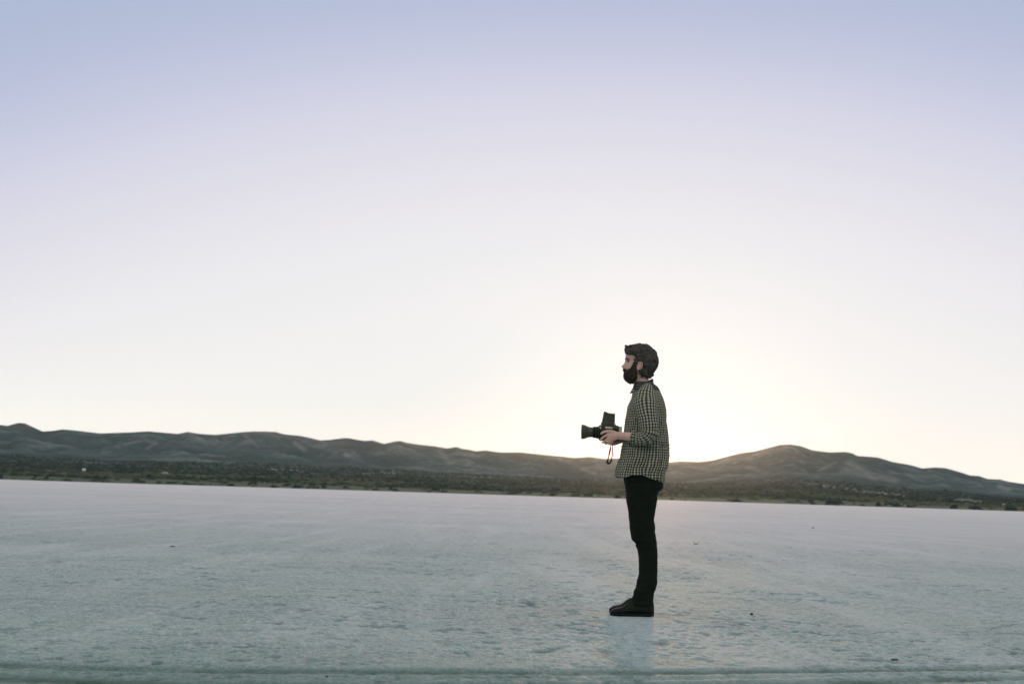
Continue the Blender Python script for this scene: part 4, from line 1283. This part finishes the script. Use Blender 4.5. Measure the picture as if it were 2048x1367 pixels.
# catch at the rear of the hood, advance knob at the front
clink('latch', extr([(1226.6, 845.8), (1228.2, 845.2), (1231.4, 850.4), (1227.6, 850.4)], -.049, -.045), silver, bevel=.0005)
def disc(cx, cy, r, y0, y1, squash=1.0, n=24):
    return extr([(cx + r * squash * math.cos(a), cy + r * math.sin(a)) for a in np.linspace(0, 2 * np.pi, n, endpoint=False)], y0, y1)
clink('release_knob', disc(1199.7, 855.2, 2.9, -.060, -.046, 0.55), silver, bevel=.001)
clink('winding_knob', disc(1199.9, 852.6, 3.0, -.040, .030, 0.8), blk, bevel=.001)
clink('strap_lug', disc(1227.6, 854.6, 1.1, -.057, -.0522, 0.6), silver)
clink('strap_lug', disc(1231.2, 855.6, 1.1, -.057, -.0522, 0.5), silver)
mb = disc(1203, 874, 4.6, -.056, -.0525)
clink('focusing_knob', mb, blk2, bevel=.001)
# lens
def revolve(rows, name, m, parent, n=60, smooth=True, rib=0.0, nr=0, lin=True):
    """rows of photo column, radius in pixels along the lens axis"""
    rows = np.array(rows, float)
    mb = MB(); rings = []
    seg = 64
    for i, (x, r) in enumerate(rows):
        cy = np.interp(x, [1162, 1201], [862.9, 864.5])
        c = P(x, cy, 0)
        row = []
        for j in range(seg):
            a = 2 * math.pi * j / seg
            rr2 = r * MPP * (1 + (rib if (j % 2) else 0))
            row.append((c[0], c[1] + rr2 * math.cos(a), c[2] + rr2 * math.sin(a)))
        rings.append(row)
    mb.grid(np.array(rings))
    o = clink(name, mb, m, parent, smooth=False)
    return o
lens = revolve([(1198.2, 12.4), (1196.5, 12.2), (1196.2, 11.6), (1191.5, 11.4), (1191.0, 10.9), (1186.0, 10.6), (1185.6, 9.9), (1179.5, 9.8), (1179.0, 9.2), (1175.0, 9.2)], 'lens', blk, fcam)
revolve([(1195.8, 11.9), (1192.0, 11.9)], 'aperture_ring', blk2, lens, rib=-.03)
revolve([(1190.6, 11.4), (1187.8, 11.4), (1187.6, 11.15), (1186.2, 11.15)], 'focus_ring', blk2, lens, rib=-.03)
# flared hood, open in front
revolve([(1182.5, 10.1), (1178.5, 10.3), (1175.5, 11.1), (1173.0, 12.2), (1170.5, 13.5), (1167.5, 14.2), (1163.6, 14.6), (1162.9, 14.5), (1163.0, 13.9), (1167.5, 13.4), (1170.5, 12.6), (1174.0, 10.8), (1176.0, 9.4), (1176.4, 9.3)], 'lens_hood', hoodm, lens)
revolve([(1176.3, 9.2), (1175.2, 7.5), (1174.7, 4.0), (1174.6, 0.2)], 'front_glass', glassm, lens)
clink('name_plate', extr([(1176.2, 859.6), (1183.5, 860.0), (1183.5, 863.6), (1176.2, 863.4)], -.0385, -.0330), mat('grey_plate', (0.10, 0.11, 0.09), 0.5, 0.4, vscale=90, vary=0.2), lens)
# maker's lettering
def lettering(text, px0, px1, py, size_px, dy):
    cu = bpy.data.curves.new('lettering', 'FONT'); cu.body = text; cu.size = size_px * MPP * 1.35; cu.extrude = 0.0006; cu.offset = 0.0011
    cu.align_x = 'CENTER'; cu.align_y = 'CENTER'
    tmp = bpy.data.objects.new('tmp', cu); scene.collection.objects.link(tmp)
    bpy.context.view_layer.update()
    me = bpy.data.meshes.new_from_object(tmp.evaluated_get(bpy.context.evaluated_depsgraph_get()))
    bpy.data.objects.remove(tmp)
    w = max(v.co.x for v in me.vertices) - min(v.co.x for v in me.vertices)
    a, b = P(px0, py, dy), P(px1, py + (px1 - px0) * 0.045, dy)
    k = np.linalg.norm(b - a) / w
    tilt = math.atan2(b[2] - a[2], b[0] - a[0])
    c = (a + b) / 2 - CR
    Mx = Matrix.Translation(Vector(c)) @ Matrix.Rotation(-tilt, 4, 'Y') @ Matrix.Rotation(R(90), 4, 'X') @ Matrix.Diagonal((k, 1, 1, 1))
    me.transform(Mx); me.name = 'lettering'
    return link('lettering', me, whitep, fcam, smooth=False)
lettering('BRONICA', 1210.2, 1225.2, 854.5, 3.9, -.0528)
# red strap hanging under the hands, ending in a dark clasp
def ribbon(rows, name, m, parent):
    mb = MB(); g, _ = tube_px(rows, 24, 10, p=3); mb.grid(g); return clink(name, mb, m, parent, smooth=True)
strap = ribbon([(1223.0, 881.5, -.030, .5, .004), (1222.0, 889, -.034, .55, .004), (1221.0, 896, -.036, 1.5, .008), (1219.2, 904, -.036, 1.8, .009), (1217.4, 912, -.036, 1.0, .006), (1216.5, 918, -.036, .8, .006)], 'strap', redm, fcam)
ribbon([(1225.4, 881.5, -.024, .8, .006), (1225.2, 889, -.026, .8, .006), (1225.1, 898, -.028, .9, .006), (1224.5, 908, -.030, 1.1, .007), (1223.2, 918.5, -.032, .8, .006)], 'strap', redm, fcam)
leather = mat('dark_strap_leather', (0.020, 0.020, 0.012), 0.6, 0.3, vscale=100, vary=0.3)
ribbon([(1216.4, 916.0, -.036, 1.3, .008), (1215.6, 920, -.036, 1.6, .009), (1214.6, 924.0, -.036, 2.2, .009), (1217.0, 926.2, -.035, 2.1, .009), (1220.0, 924.8, -.034, 1.9, .009), (1222.2, 921.5, -.033, 1.6, .009), (1223.2, 916.6, -.032, 1.3, .008)], 'clasp', leather, strap)

# ------------------------------------------------------------------ air
def build_haze():
    mb = MB(); mb.box((-9400, -9400, -2.5), (9400, 9400, 330))
    m = bpy.data.materials.new('evening_haze'); m.use_nodes = True
    t = m.node_tree; t.nodes.clear()
    v = N(t, 'ShaderNodeVolumePrincipled')
    v.inputs['Color'].default_value = (0.80, 0.92, 1.0, 1)
    v.inputs['Density'].default_value = 0.000022
    v.inputs['Anisotropy'].default_value = 0.35
    v2 = N(t, 'ShaderNodeVolumePrincipled')          # second, forward-scattering volume added to make the glow round the sun
    v2.inputs['Color'].default_value = (1.0, 0.95, 0.88, 1)
    v2.inputs['Density'].default_value = 0.0000042
    v2.inputs['Anisotropy'].default_value = 0.89
    ad = N(t, 'ShaderNodeAddShader')
    t.links.new(v.outputs[0], ad.inputs[0]); t.links.new(v2.outputs[0], ad.inputs[1])
    o = N(t, 'ShaderNodeOutputMaterial'); t.links.new(ad.outputs[0], o.inputs['Volume'])
    ob = link('haze', mb.mesh('haze'), m, smooth=False)
    tag(ob, 'thin evening haze over the lake bed and hills', None, kind='stuff')
build_haze()
